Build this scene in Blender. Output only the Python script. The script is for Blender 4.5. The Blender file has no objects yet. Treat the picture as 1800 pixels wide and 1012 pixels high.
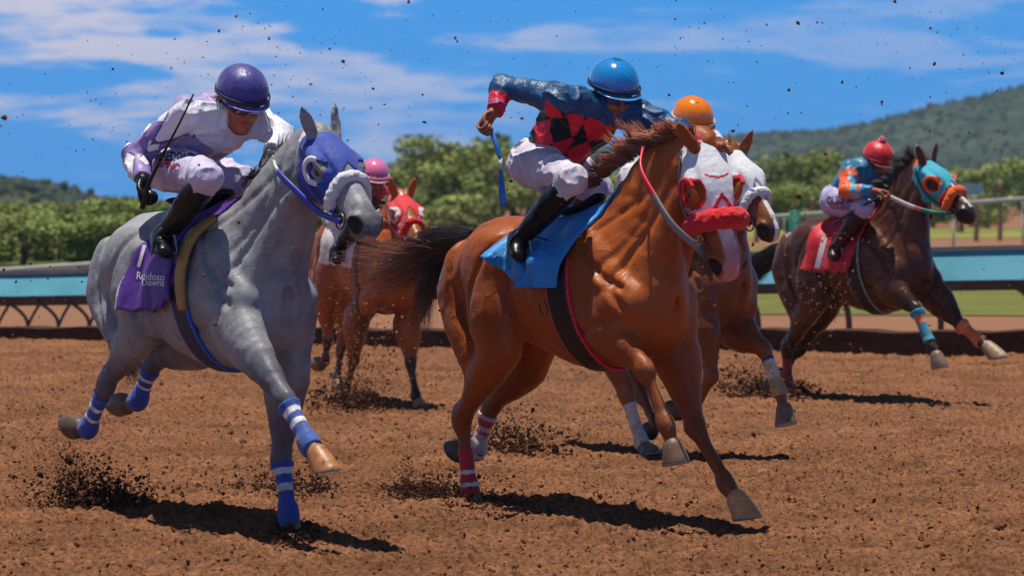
import bpy, math, random
import numpy as np
from mathutils import Vector, Matrix
from mathutils.bvhtree import BVHTree
R_ = math.radians
SC = bpy.context.scene
COL = SC.collection
rng = np.random.default_rng(7)

# ------------------------------------------------------------------ camera, world, sun, exposure
CAMH, TILT, FPX = 1.59, R_(1.625), 5500.0
cam_d = bpy.data.cameras.new('camera'); cam = bpy.data.objects.new('camera', cam_d); COL.objects.link(cam)
cam.location = (0, 0, CAMH); cam.rotation_euler = (math.pi/2 - TILT, 0, 0)
cam_d.sensor_width = 36; cam_d.lens = 110; cam_d.clip_end = 12000; cam_d.clip_start = .5
cam_d.dof.use_dof = True; cam_d.dof.focus_distance = 16.0; cam_d.dof.aperture_fstop = 4.0
SC.camera = cam
SUN_DIR = np.array([-.07, .05, .99]); SUN_DIR /= np.linalg.norm(SUN_DIR)
sd = bpy.data.lights.new('sun', 'SUN'); so = bpy.data.objects.new('sun', sd); COL.objects.link(so)
sd.energy = 5.0; sd.angle = R_(.5); sd.color = (1, .925, .80)
so.rotation_euler = Vector(SUN_DIR).to_track_quat('Z', 'Y').to_euler()
SC.view_settings.view_transform = 'Standard'; SC.view_settings.look = 'None'
SC.view_settings.exposure = 0.16; SC.view_settings.gamma = 1

W = bpy.data.worlds.new("World"); SC.world = W; W.use_nodes = True
nt = W.node_tree; nt.nodes.clear()
def N(nt, t, **kw):
    n = nt.nodes.new(t)
    for k, v in kw.items():
        if k in n.inputs: n.inputs[k].default_value = v
        else: setattr(n, k, v)
    return n
tc = N(nt, 'ShaderNodeTexCoord')
mp = N(nt, 'ShaderNodeVectorMath', operation='ADD'); mp.inputs[1].default_value = (0, 0, .55)
nrm = N(nt, 'ShaderNodeVectorMath', operation='NORMALIZE')
sky = N(nt, 'ShaderNodeTexSky', sky_type='NISHITA', sun_disc=False)
sky.sun_elevation = math.asin(SUN_DIR[2]); sky.sun_rotation = math.atan2(SUN_DIR[0], SUN_DIR[1])
sky.altitude = 1900; sky.air_density = 1.0; sky.dust_density = .4; sky.ozone_density = 2.5
hsv = N(nt, 'ShaderNodeHueSaturation', Saturation=1.32, Value=1.55, Hue=.482)
L = nt.links.new
L(tc.outputs['Generated'], mp.inputs[0]); L(mp.outputs[0], nrm.inputs[0]); L(nrm.outputs[0], sky.inputs[0]); L(sky.outputs[0], hsv.inputs['Color'])
tint = N(nt, 'ShaderNodeVectorMath', operation='MULTIPLY'); tint.inputs[1].default_value = (.05, 1.04, 1.36); L(hsv.outputs[0], tint.inputs[0])
# clouds: direction projected on a high flat layer
cm = N(nt, 'ShaderNodeMapping'); cm.inputs['Scale'].default_value = (6.5, 6.5, 40.0); cm.inputs['Location'].default_value = (3.3, 1.2, .55)
L(tc.outputs['Generated'], cm.inputs[0])
n1 = N(nt, 'ShaderNodeTexNoise', Scale=1.5, Detail=10.0, Roughness=.60, Distortion=.25)
L(cm.outputs[0], n1.inputs['Vector'])
n2 = N(nt, 'ShaderNodeTexNoise', Scale=3.2, Detail=6.0, Roughness=.6)
L(cm.outputs[0], n2.inputs['Vector'])
sep = N(nt, 'ShaderNodeSeparateXYZ'); L(tc.outputs['Generated'], sep.inputs[0])
r1 = N(nt, 'ShaderNodeMapRange', interpolation_type='SMOOTHSTEP'); r1.inputs['From Min'].default_value = .445; r1.inputs['From Max'].default_value = .545
L(n1.outputs[0], r1.inputs[0])
r2 = N(nt, 'ShaderNodeMapRange'); r2.inputs['From Min'].default_value = .30; r2.inputs['From Max'].default_value = .54
L(n2.outputs[0], r2.inputs[0])
mul = N(nt, 'ShaderNodeMath', operation='MULTIPLY'); L(r1.outputs[0], mul.inputs[0]); L(r2.outputs[0], mul.inputs[1])
rx = N(nt, 'ShaderNodeMapRange'); rx.inputs['From Min'].default_value = -.13; rx.inputs['From Max'].default_value = .10
rx.inputs['To Min'].default_value = 1.0; rx.inputs['To Max'].default_value = .34; L(sep.outputs[0], rx.inputs[0])
mul2 = N(nt, 'ShaderNodeMath', operation='MULTIPLY'); L(mul.outputs[0], mul2.inputs[0]); L(rx.outputs[0], mul2.inputs[1])
cb = N(nt, 'ShaderNodeMath', operation='MULTIPLY'); cb.inputs[1].default_value = .95; L(mul2.outputs[0], cb.inputs[0])
mix = N(nt, 'ShaderNodeMix', data_type='RGBA'); L(cb.outputs[0], mix.inputs[0]); L(tint.outputs[0], mix.inputs[6])
mix.inputs[7].default_value = (6.4, 5.8, 6.6, 1)
# thin low veil of cloud towards the horizon
rz = N(nt, 'ShaderNodeMapRange', interpolation_type='SMOOTHSTEP'); rz.inputs['From Min'].default_value = .085; rz.inputs['From Max'].default_value = -.01
rz.inputs['To Min'].default_value = 0; rz.inputs['To Max'].default_value = .50; L(sep.outputs[2], rz.inputs[0])
mix2 = N(nt, 'ShaderNodeMix', data_type='RGBA'); L(rz.outputs[0], mix2.inputs[0]); L(mix.outputs[2], mix2.inputs[6])
mix2.inputs[7].default_value = (.75, 2.3, 5.4, 1)
# the sky deepens overhead, as at high altitude, darkened there to cut fill light
zr = N(nt, 'ShaderNodeMapRange', interpolation_type='SMOOTHSTEP'); zr.inputs['From Min'].default_value = .14; zr.inputs['From Max'].default_value = .48
zr.inputs['To Min'].default_value = 1.0; zr.inputs['To Max'].default_value = .15; L(sep.outputs[2], zr.inputs[0])
deep = N(nt, 'ShaderNodeVectorMath', operation='SCALE'); L(mix2.outputs[2], deep.inputs[0]); L(zr.outputs[0], deep.inputs['Scale'])
bg = N(nt, 'ShaderNodeBackground', Strength=.11); L(deep.outputs[0], bg.inputs[0])
wo = N(nt, 'ShaderNodeOutputWorld'); L(bg.outputs[0], wo.inputs[0])

# ------------------------------------------------------------------ helpers
def s2l(c):
    c = np.asarray(c, float)/255.
    return np.where(c <= .04045, c/12.92, ((c+.055)/1.055)**2.4)
def un(v):
    v = np.asarray(v, float); return v/ max(1e-9, np.linalg.norm(v))
def cdir(px, py):
    x, y, z = (px-900)/FPX, 1.0, -(py-506)/FPX
    ct, st = math.cos(TILT), math.sin(TILT)
    return np.array([x, y*ct + z*st, -y*st + z*ct])
CAM = np.array([0, 0, CAMH])
def atY(px, py, Y):
    d = cdir(px, py); return CAM + d*(Y/d[1])
def fade(a, b, x):
    t = np.clip((x-a)/(b-a), 0, 1); return t*t*(3-2*t)
_lat = np.random.default_rng(3).random((32, 32, 32)).astype(np.float32)
def vnoise(X, Y, Z, s=1., seed=0.):
    X, Y, Z = X*s+seed*7.13, Y*s+seed*3.7+5, Z*s+seed*11.9+9
    i, j, k = np.floor(X).astype(int), np.floor(Y).astype(int), np.floor(Z).astype(int)
    fx, fy, fz = X-i, Y-j, Z-k
    fx, fy, fz = fx*fx*(3-2*fx), fy*fy*(3-2*fy), fz*fz*(3-2*fz)
    i, j, k = i & 31, j & 31, k & 31
    i1, j1, k1 = (i+1) & 31, (j+1) & 31, (k+1) & 31
    l = _lat
    a = l[i, j, k]*(1-fx)+l[i1, j, k]*fx; b = l[i, j1, k]*(1-fx)+l[i1, j1, k]*fx
    c = l[i, j, k1]*(1-fx)+l[i1, j, k1]*fx; d = l[i, j1, k1]*(1-fx)+l[i1, j1, k1]*fx
    return ((a*(1-fy)+b*fy)*(1-fz)+(c*(1-fy)+d*fy)*fz)*2-1

def mat(name, color=None, rough=.5, noise=(8, .15), bump=(60, .15), metal=0, spec=.5, coat=0, sheen=0, bump2=None, subs=0, dist=.01):
    m = bpy.data.materials.new(name); m.use_nodes = True; nt = m.node_tree; L = nt.links.new
    b = nt.nodes['Principled BSDF']; b.inputs['Roughness'].default_value = rough; b.inputs['Metallic'].default_value = metal
    b.inputs['Specular IOR Level'].default_value = spec; b.inputs['Coat Weight'].default_value = coat; b.inputs['Sheen Weight'].default_value = sheen
    if subs: b.inputs['Subsurface Weight'].default_value = subs; b.inputs['Subsurface Radius'].default_value = (.01, .004, .002)
    tc = N(nt, 'ShaderNodeTexCoord')
    if color is None:
        a = N(nt, 'ShaderNodeAttribute', attribute_name='Col'); csrc = a.outputs['Color']
    else:
        a = N(nt, 'ShaderNodeRGB'); a.outputs[0].default_value = (*s2l(color), 1); csrc = a.outputs[0]
    if noise:
        n = N(nt, 'ShaderNodeTexNoise', Scale=noise[0], Detail=5.0, Roughness=.6); L(tc.outputs['Object'], n.inputs['Vector'])
        r = N(nt, 'ShaderNodeMapRange'); r.inputs['From Min'].default_value = .3; r.inputs['From Max'].default_value = .7
        r.inputs['To Min'].default_value = 1-noise[1]; r.inputs['To Max'].default_value = 1+noise[1]; L(n.outputs[0], r.inputs[0])
        v = N(nt, 'ShaderNodeVectorMath', operation='SCALE'); L(csrc, v.inputs[0]); L(r.outputs[0], v.inputs['Scale']); csrc = v.outputs[0]
        rr = N(nt, 'ShaderNodeMapRange'); rr.inputs['From Min'].default_value = .3; rr.inputs['From Max'].default_value = .7
        rr.inputs['To Min'].default_value = max(0, rough-.08); rr.inputs['To Max'].default_value = min(1, rough+.1); L(n.outputs[0], rr.inputs[0]); L(rr.outputs[0], b.inputs['Roughness'])
    L(csrc, b.inputs['Base Color'])
    last = None
    for bb in (bump, bump2):
        if not bb: continue
        n = N(nt, 'ShaderNodeTexNoise', Scale=bb[0], Detail=4.0); L(tc.outputs['Object'], n.inputs['Vector'])
        bp = N(nt, 'ShaderNodeBump', Strength=bb[1], Distance=bb[2] if len(bb) > 2 else dist); L(n.outputs[0], bp.inputs['Height'])
        if last: L(last.outputs[0], bp.inputs['Normal'])
        last = bp
    if last: L(last.outputs[0], b.inputs['Normal'])
    return m

def mesh_obj(name, V, F, m, parent=None, col=None, smooth=True, loc=None):
    me = bpy.data.meshes.new(name)
    V = np.asarray(V, np.float32)
    if isinstance(F, np.ndarray):
        nf, k = F.shape
        me.vertices.add(len(V)); me.vertices.foreach_set('co', V.ravel())
        me.loops.add(nf*k); me.loops.foreach_set('vertex_index', F.astype(np.int32).ravel())
        me.polygons.add(nf); me.polygons.foreach_set('loop_start', np.arange(0, nf*k, k, dtype=np.int32))
        try: me.polygons.foreach_set('loop_total', np.full(nf, k, np.int32))
        except Exception: pass
        me.update(calc_edges=True)
    else:
        me.from_pydata([tuple(v) for v in V], [], F); me.update()
    me.polygons.foreach_set('use_smooth', np.full(len(me.polygons), smooth)); 
    if col is not None:
        ca = me.color_attributes.new('Col', 'FLOAT_COLOR', 'POINT')
        c4 = np.ones((len(V), 4), np.float32); c4[:, :3] = col
        ca.data.foreach_set('color', c4.ravel())
    me.materials.append(m)
    o = bpy.data.objects.new(name, me); COL.objects.link(o)
    if parent is not None: o.parent = parent
    if loc is not None: o.location = loc
    return o
def tag(o, label=None, cat=None, group=None, kind=None):
    if label: o['label'] = label
    if cat: o['category'] = cat
    if group: o['group'] = group
    if kind: o['kind'] = kind
    return o
def empty(name, loc=(0, 0, 0), rz=0.):
    o = bpy.data.objects.new(name, None); COL.objects.link(o); o.location = loc; o.rotation_euler = (0, 0, rz); o.empty_display_size = .1
    return o

# ------------------------------------------------------------------ implicit surfaces
def resamp(pts, *vals, n=5):
    A = np.hstack([np.asarray(pts, float)] + [np.asarray(v, float).reshape(len(pts), 1) for v in vals])
    if len(A) < 3: n = 1
    P = np.vstack([2*A[0]-A[1], A, 2*A[-1]-A[-2]]); out = []
    for i in range(1, len(P)-2):
        for j in range(n):
            t = j/n; a, b, c, d = P[i-1], P[i], P[i+1], P[i+2]
            out.append(.5*((2*b)+(-a+c)*t+(2*a-5*b+4*c-d)*t*t+(-a+3*b-3*c+d)*t**3))
    out.append(A[-1]); out = np.array(out)
    return [out[:, :3]] + [out[:, 3+i] for i in range(len(vals))]
def ch(pts, ra, rb=None, side=(0, 1, 0), k=.03, n=5, op='u'):
    """chain with elliptical section: ra along side, rb across"""
    pts = np.asarray(pts, float)
    ra = np.full(len(pts), float(ra)) if np.isscalar(ra) else np.asarray(ra, float)
    rb = ra.copy() if rb is None else (np.full(len(pts), float(rb)) if np.isscalar(rb) else np.asarray(rb, float))
    p, a, b = resamp(pts, ra, rb, n=n)
    a = np.maximum(a, .002); b = np.maximum(b, .002)
    return dict(t='c', p=p, a=a, b=b, s=un(side), k=k, op=op)
def el(c, r, Rm=None, k=.03, op='u'):
    return dict(t='e', c=np.asarray(c, float), r=np.asarray(r, float), R=np.eye(3) if Rm is None else np.asarray(Rm, float), k=k, op=op)
def xf(prims, M, o, s=1.):
    """transform prims: world = o + M @ (s*local)"""
    out = []
    for p in prims:
        q = dict(p)
        if p['t'] == 'c':
            q['p'] = o + (s*p['p']) @ M.T; q['a'] = p['a']*s; q['b'] = p['b']*s; q['s'] = M @ p['s']
        else:
            q['c'] = o + M @ (s*p['c']); q['r'] = p['r']*s; q['R'] = M @ p['R']
        q['k'] = p['k']*s; out.append(q)
    return out
def bbox(prims):
    lo = np.full(3, 1e9); hi = -lo
    for p in prims:
        if p['op'] != 'u': continue
        if p['t'] == 'c':
            r = np.maximum(p['a'], p['b'])[:, None]; lo = np.minimum(lo, (p['p']-r).min(0)); hi = np.maximum(hi, (p['p']+r).max(0))
        else:
            r = p['r'].max(); lo = np.minimum(lo, p['c']-r); hi = np.maximum(hi, p['c']+r)
    return lo, hi
class Grid:
    def __init__(s, lo, hi, h):
        s.lo = np.asarray(lo, float); s.h = h; s.n = np.ceil((np.asarray(hi)-s.lo)/h).astype(int)+1
        s.ax = [(s.lo[i]+h*np.arange(s.n[i])).astype(np.float32) for i in range(3)]
    def sl(s, lo, hi):
        a = np.clip(np.floor((lo-s.lo)/s.h).astype(int), 0, s.n); b = np.clip(np.ceil((hi-s.lo)/s.h).astype(int)+1, 0, s.n)
        return tuple(slice(a[i], b[i]) for i in range(3))
    def xyz(s, sl=(slice(None),)*3):
        return s.ax[0][sl[0]][:, None, None], s.ax[1][sl[1]][None, :, None], s.ax[2][sl[2]][None, None, :]
FAR = .2
def smin(a, b, k):
    h = np.maximum(k-np.abs(a-b), 0)/k
    return np.minimum(a, b)-h*h*k*.25
def ev(prims, g):
    F = np.full(tuple(g.n), FAR, np.float32)
    for p in prims:
        mg = .06+p['k']
        if p['t'] == 'c':
            r = np.maximum(p['a'], p['b'])[:, None]
            r = float(r.max()); big = g.sl(p['p'].min(0)-r-mg, p['p'].max(0)+r+mg)
            sh = tuple(s.stop-s.start for s in big)
            if min(sh) <= 0: continue
            T = np.full(sh, FAR, np.float32)
            s = p['s'].astype(np.float32)
            for i in range(len(p['p'])-1):
                A, B = p['p'][i], p['p'][i+1]; rr = max(p['a'][i], p['a'][i+1], p['b'][i], p['b'][i+1])+mg
                sl = tuple(slice(max(u.start, v.start), min(u.stop, v.stop)) for u, v in zip(g.sl(np.minimum(A, B)-rr, np.maximum(A, B)+rr), big))
                if min(q.stop-q.start for q in sl) <= 0: continue
                X, Y, Z = g.xyz(sl); d = B-A; L2 = float(d@d)+1e-12
                t = np.clip(((X-A[0])*d[0]+(Y-A[1])*d[1]+(Z-A[2])*d[2])/L2, 0, 1).astype(np.float32)
                qx, qy, qz = X-A[0]-t*d[0], Y-A[1]-t*d[1], Z-A[2]-t*d[2]
                ds = qx*s[0]+qy*s[1]+qz*s[2]; ds2 = ds*ds
                dp2 = np.maximum(qx*qx+qy*qy+qz*qz-ds2, 0)
                a = p['a'][i]+t*(p['a'][i+1]-p['a'][i]); b = p['b'][i]+t*(p['b'][i+1]-p['b'][i])
                k0 = np.sqrt(ds2/(a*a)+dp2/(b*b)); k1 = np.sqrt(ds2/(a**4)+dp2/(b**4))+1e-6
                v = k0*(k0-1)/k1
                v = np.where(k0 < .15, -np.minimum(a, b), v)
                l = tuple(slice(sl[q].start-big[q].start, sl[q].stop-big[q].start) for q in range(3))
                T[l] = np.minimum(T[l], v)
        else:
            rm = p['r'].max()+mg; big = g.sl(p['c']-rm, p['c']+rm)
            if min(s.stop-s.start for s in big) <= 0: continue
            X, Y, Z = g.xyz(big); x, y, z = X-p['c'][0], Y-p['c'][1], Z-p['c'][2]; Rm = p['R']; r = p['r']
            u = [x*Rm[0, i]+y*Rm[1, i]+z*Rm[2, i] for i in range(3)]
            k0 = np.sqrt(sum((u[i]/r[i])**2 for i in range(3))); k1 = np.sqrt(sum((u[i]/r[i]**2)**2 for i in range(3)))+1e-6
            T = np.where(k0 < .15, -r.min(), k0*(k0-1)/k1).astype(np.float32)
        if p['op'] == 'u': F[big] = smin(F[big], T, p['k'])
        else: F[big] = -smin(-F[big], T, p['k'])
    return F
def nets(F, g):
    F = F.copy()
    F[0], F[-1], F[:, 0], F[:, -1], F[:, :, 0], F[:, :, -1] = (FAR,)*6
    S = F < 0; n = np.array(F.shape); c = S[:-1, :-1, :-1].astype(np.int8)
    for i in (0, 1):
        for j in (0, 1):
            for k in (0, 1):
                if i+j+k: c = c + S[i:n[0]-1+i, j:n[1]-1+j, k:n[2]-1+k]
    act = (c > 0) & (c < 8); idx = np.argwhere(act); ids = np.full(act.shape, -1, np.int64); ids[act] = np.arange(len(idx))
    if not len(idx): return np.zeros((0, 3)), np.zeros((0, 4), int)
    pos = np.zeros((len(idx), 3)); cnt = np.zeros(len(idx))
    cs = [(i, j, k) for i in (0, 1) for j in (0, 1) for k in (0, 1)]
    val = {q: F[idx[:, 0]+q[0], idx[:, 1]+q[1], idx[:, 2]+q[2]].astype(float) for q in cs}
    for q in cs:
        for d in range(3):
            if q[d]: continue
            w = list(q); w[d] = 1; w = tuple(w); a, b = val[q], val[w]; m = (a < 0) != (b < 0)
            t = np.where(m, a/np.where(m, a-b, 1), 0); pt = np.tile(np.array(q, float), (len(idx), 1)); pt[:, d] += t
            pos += pt*m[:, None]; cnt += m
    V = g.lo+(idx+pos/cnt[:, None])*g.h; Q = []
    for d in range(3):
        e, f = (d+1) % 3, (d+2) % 3
        A = [slice(None)]*3; B = [slice(None)]*3; A[d] = slice(0, -1); B[d] = slice(1, None)
        a, b = S[tuple(A)], S[tuple(B)]; I = np.argwhere(a != b); I = I[(I[:, e] > 0) & (I[:, f] > 0)]
        I = I[(I[:, e] < n[e]-1) & (I[:, f] < n[f]-1)]
        def at(de, df):
            J = I.copy(); J[:, e] -= de; J[:, f] -= df; return ids[J[:, 0], J[:, 1], J[:, 2]]
        q = np.stack([at(1, 1), at(0, 1), at(0, 0), at(1, 0)], 1)
        ins = a[I[:, 0], I[:, 1], I[:, 2]]; q[~ins] = q[~ins][:, ::-1]; Q.append(q)
    return V, np.vstack(Q)
def build(name, prims, h, m, parent, off=0., clip=None, color=None, lo=None, hi=None, relax=1):
    l, u = bbox(prims)
    l = l-.05-abs(off) if lo is None else np.maximum(l-.05, lo); u = u+.05+abs(off) if hi is None else np.minimum(u+.05, hi)
    l = l-2*h; u = u+2*h
    g = Grid(l, u, h); F = ev(prims, g)
    if clip is not None: F = clip(F, *g.xyz())
    F = F-off if off else F
    V, Q = nets(F, g)
    for _ in range(relax):
        if len(V) == 0: break
        S = np.zeros_like(V); C = np.zeros(len(V))
        for a, b in ((0, 1), (1, 2), (2, 3), (3, 0)):
            for p, q in ((a, b), (b, a)):
                for ax in range(3): S[:, ax] += np.bincount(Q[:, p], V[Q[:, q], ax], len(V))
                C += np.bincount(Q[:, p], minlength=len(V))
        V = .5*V+.5*S/np.maximum(C, 1)[:, None]
    col = color(V) if callable(color) else color
    return mesh_obj(name, V, Q, m, parent, col=col)
def smax(a, b, k=.01): return -smin(-a, -b, k)
def band(p0, p1, rad=.3):
    """slab between two points (perp planes) times a tube -> clip function values"""
    p0 = np.asarray(p0, float); p1 = np.asarray(p1, float); d = un(p1-p0); Ln = np.linalg.norm(p1-p0)
    def f(X, Y, Z):
        t = (X-p0[0])*d[0]+(Y-p0[1])*d[1]+(Z-p0[2])*d[2]
        qx, qy, qz = X-p0[0]-t*d[0], Y-p0[1]-t*d[1], Z-p0[2]-t*d[2]
        return np.maximum(np.maximum(-t, t-Ln), np.sqrt(qx*qx+qy*qy+qz*qz)-rad)
    return f

# ------------------------------------------------------------------ strands, straps
def strands(name, curves, radii, m, parent=None, col=None, sides=3):
    """curves (n,k,3), radii (n,k) -> one mesh of thin tapering hairs"""
    C = np.asarray(curves, float); n, k, _ = C.shape; r = np.asarray(radii, float)
    T = np.gradient(C, axis=1); T /= np.linalg.norm(T, axis=2, keepdims=True)+1e-9
    ref = np.array([.31, .87, .38]); U = np.cross(T, ref); U /= np.linalg.norm(U, axis=2, keepdims=True)+1e-9; Wv = np.cross(T, U)
    V = []
    for s in range(sides):
        a = 2*math.pi*s/sides; V.append(C+(U*math.cos(a)+Wv*math.sin(a))*r[:, :, None])
    V = np.stack(V, 2)  # n,k,s,3
    base = np.arange(n)[:, None, None]*k*sides+np.arange(k-1)[None, :, None]*sides; s = np.arange(sides)[None, None, :]; s1 = (s+1) % sides
    Q = np.stack([base+s, base+s1, base+sides+s1, base+sides+s], -1).reshape(-1, 4)
    c = None
    if col is not None: c = np.repeat(np.asarray(col, float).reshape(n, -1, 3) if np.ndim(col) == 3 else np.repeat(np.asarray(col)[:, None, :], k, 1), sides, axis=1).reshape(-1, 3)
    return mesh_obj(name, V.reshape(-1, 3), Q, m, parent, col=c)
def strap(name, pts, w, t, m, parent, side=(0, 1, 0), n=6, col=None, closed=False):
    """flat strap: width w along side, thickness t"""
    pts = np.asarray(pts, float)
    if closed: pts = np.vstack([pts, pts[:1]])
    p, = resamp(pts, n=n); T = np.gradient(p, axis=0); T /= np.linalg.norm(T, axis=1, keepdims=True)+1e-9
    s = np.tile(un(side), (len(p), 1)) if np.ndim(side) == 1 else resamp(np.asarray(side, float), n=n)[0]
    s = s-(s*T).sum(1, keepdims=True)*T; s /= np.linalg.norm(s, axis=1, keepdims=True)+1e-9; nn = np.cross(T, s)
    w = np.full(len(p), w) if np.isscalar(w) else np.interp(np.linspace(0, 1, len(p)), np.linspace(0, 1, len(w)), w)
    V = []; K = 8
    for i in range(K):
        a = 2*math.pi*i/K+math.pi/8; ca, sa = math.cos(a), math.sin(a)
        ca = math.copysign(abs(ca)**.5, ca); sa = math.copysign(abs(sa)**.5, sa)
        V.append(p+s*(w[:, None]*.5*ca)+nn*(t*.5*sa))
    V = np.stack(V, 1).reshape(-1, 3); Q = []
    for i in range(len(p)-1):
        for j in range(K): Q.append((i*K+j, i*K+(j+1) % K, (i+1)*K+(j+1) % K, (i+1)*K+j))
    Q.append(tuple(range(K))[::-1]); Q.append(tuple((len(p)-1)*K+j for j in range(K)))
    c = None
    if col is not None:
        ct = col(np.linspace(0, 1, len(p))) if callable(col) else np.tile(col, (len(p), 1)); c = np.repeat(ct, K, axis=0)
    return mesh_obj(name, V, Q, m, parent, col=c)
def decal(name, text, target, o, u, v, d, size, m, parent, tilt=0., off=.004, extrude=0, bold=.0, sx=1.):
    """text laid on a surface: origin o, right u, up v, cast along d onto the target mesh (target local = parent local)"""
    cu = bpy.data.curves.new('lettering', 'FONT'); cu.body = text; cu.align_x = 'CENTER'; cu.align_y = 'CENTER'; cu.size = 1; cu.offset = bold; cu.resolution_u = 3
    to = bpy.data.objects.new('lettering', cu); COL.objects.link(to); bpy.context.view_layer.update()
    me = bpy.data.meshes.new_from_object(to.evaluated_get(bpy.context.evaluated_depsgraph_get())); bpy.data.objects.remove(to)
    import bmesh
    bm = bmesh.new(); bm.from_mesh(me)
    bmesh.ops.subdivide_edges(bm, edges=[e for e in bm.edges if e.calc_length() > .25], cuts=2)
    bmesh.ops.triangulate(bm, faces=bm.faces[:])
    tb = BVHTree.FromPolygons([tuple(x.co) for x in target.data.vertices], [tuple(p.vertices) for p in target.data.polygons])
    o, u, v, d = (np.asarray(q, float) for q in (o, un(u), un(v), un(d)))
    ct, st = math.cos(tilt), math.sin(tilt)
    for vv in bm.verts:
        x, y = vv.co.x*size*sx, vv.co.y*size; x, y = x*ct-y*st, x*st+y*ct
        p = o+u*x+v*y; hit = tb.ray_cast(Vector(p-d*.25), Vector(d), .8)
        q = hit[0] if hit[0] is not None else Vector(p)
        vv.co = Vector(q)-Vector(d)*off
    bm.to_mesh(me); bm.free(); me.name = name
    me.materials.clear(); me.materials.append(m)
    ob = bpy.data.objects.new(name, me); COL.objects.link(ob); ob.parent = parent
    return ob
# ------------------------------------------------------------------ horses
class Frame:
    """a horse stands at O and heads a degrees off the picture's right, towards the camera; local x forward, y its left, z up"""
    def __init__(s, a, px, Y):
        a = R_(a); s.a = a; s.h = np.array([math.cos(a), -math.sin(a), 0]); s.l = np.array([math.sin(a), math.cos(a), 0])
        d = cdir(px, 506); s.O = np.array([d[0]/d[1]*Y, Y, 0.])
    def P(s, px, py, lat=0.):
        d = cdir(px, py); t = ((s.O-CAM)@s.l+lat)/(d@s.l); p = CAM+t*d-s.O
        return np.array([p@s.h, p@s.l, p[2]])
    def D(s, v):
        v = np.asarray(v, float); return np.array([v@s.h, v@s.l, v[2]])
def head_axes(fr, nose, face):
    x = un(fr.D(nose)); z = fr.D(face); z = un(z-(z@x)*x); y = np.cross(z, x); return np.stack([x, y, z], 1)
def head_prims(mouth=.0):
    p = [ch([(-.03, 0, -.075), (.07, 0, -.088), (.17, 0, -.10), (.27, 0, -.105), (.37, 0, -.092), (.47, 0, -.088), (.55, 0, -.092), (.59, 0, -.100)],
            [.066, .082, .090, .072, .057, .057, .065, .048], [.075, .10, .118, .108, .084, .073, .072, .050], k=.02, n=4)]
    p.append(ch([(.05, 0, -.03), (.2, 0, .005), (.36, 0, -.022), (.50, 0, -.035)], [.05, .055, .032, .026], [.03, .02, .016, .018], k=.03))
    for s in (1, -1):
        p.append(el((.13, s*.045, -.175), (.115, .038, .09), k=.03))                # cheek
        p.append(ch([(.06, s*.07, -.05), (.15, s*.086, -.035), (.20, s*.094, -.030), (.25, s*.080, -.045)], .022, .02, k=.022))    # brow over the eye
        p.append(ch([(.19, s*.088, -.085), (.27, s*.076, -.092), (.38, s*.052, -.095)], [.016, .014, .006], k=.015))  # facial crest
        p.append(dict(el((.212, s*.106, -.060), (.030, .018, .020), k=.015), op='s'))
        p.append(ch([(.195, s*.086, -.045), (.213, s*.094, -.040), (.235, s*.084, -.05)], .011, .008, k=.008))    # upper lid
        p.append(el((.548, s*.048, -.074), (.046, .030, .040), k=.018))                                            # nostril flare
        p.append(dict(el((.574, s*.070, -.074), (.036, .026, .028), k=.010), op='s'))
        p.append(ch([(.05, s*.035, -.15), (.30, s*.028, -.175), (.45, s*.024, -.150)], [.03, .022, .018], k=.02))   # jaw bar
    p.append(el((.545, 0, -.150), (.045, .034, .026), k=.02))                                                    # lower lip
    p.append(dict(ch([(.46, .06, -.128), (.53, .045, -.128), (.60, .0, -.126), (.53, -.045, -.128), (.46, -.06, -.128)], .006, .005+mouth, k=.008), op='s'))
    for q in p:
        if q['t'] == 'c': q['p'][:, 1] *= HW; q['a'] *= HW
        else: q['c'][1] *= HW; q['r'][1] *= HW
    return p
HW = 1.2
def ear_prims(s, d, L_=.16):
    d = un(d); b = np.array([.015, s*.066, -.005])
    f = np.array([1., s*.25, .1]); f = un(f-(f@d)*d); sd = np.cross(d, f)
    e = [ch([b-d*.02, b+d*.035, b+d*.085, b+d*.13, b+d*L_], [.024, .034, .034, .022, .004], [.024, .024, .020, .013, .004], side=sd, k=.02, n=4)]
    e.append(dict(ch([b+d*.03+f*.026, b+d*.085+f*.022, b+d*.135+f*.014], [.014, .020, .010], [.014, .016, .008], side=sd, k=.012, n=3), op='s'))
    return e

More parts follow.
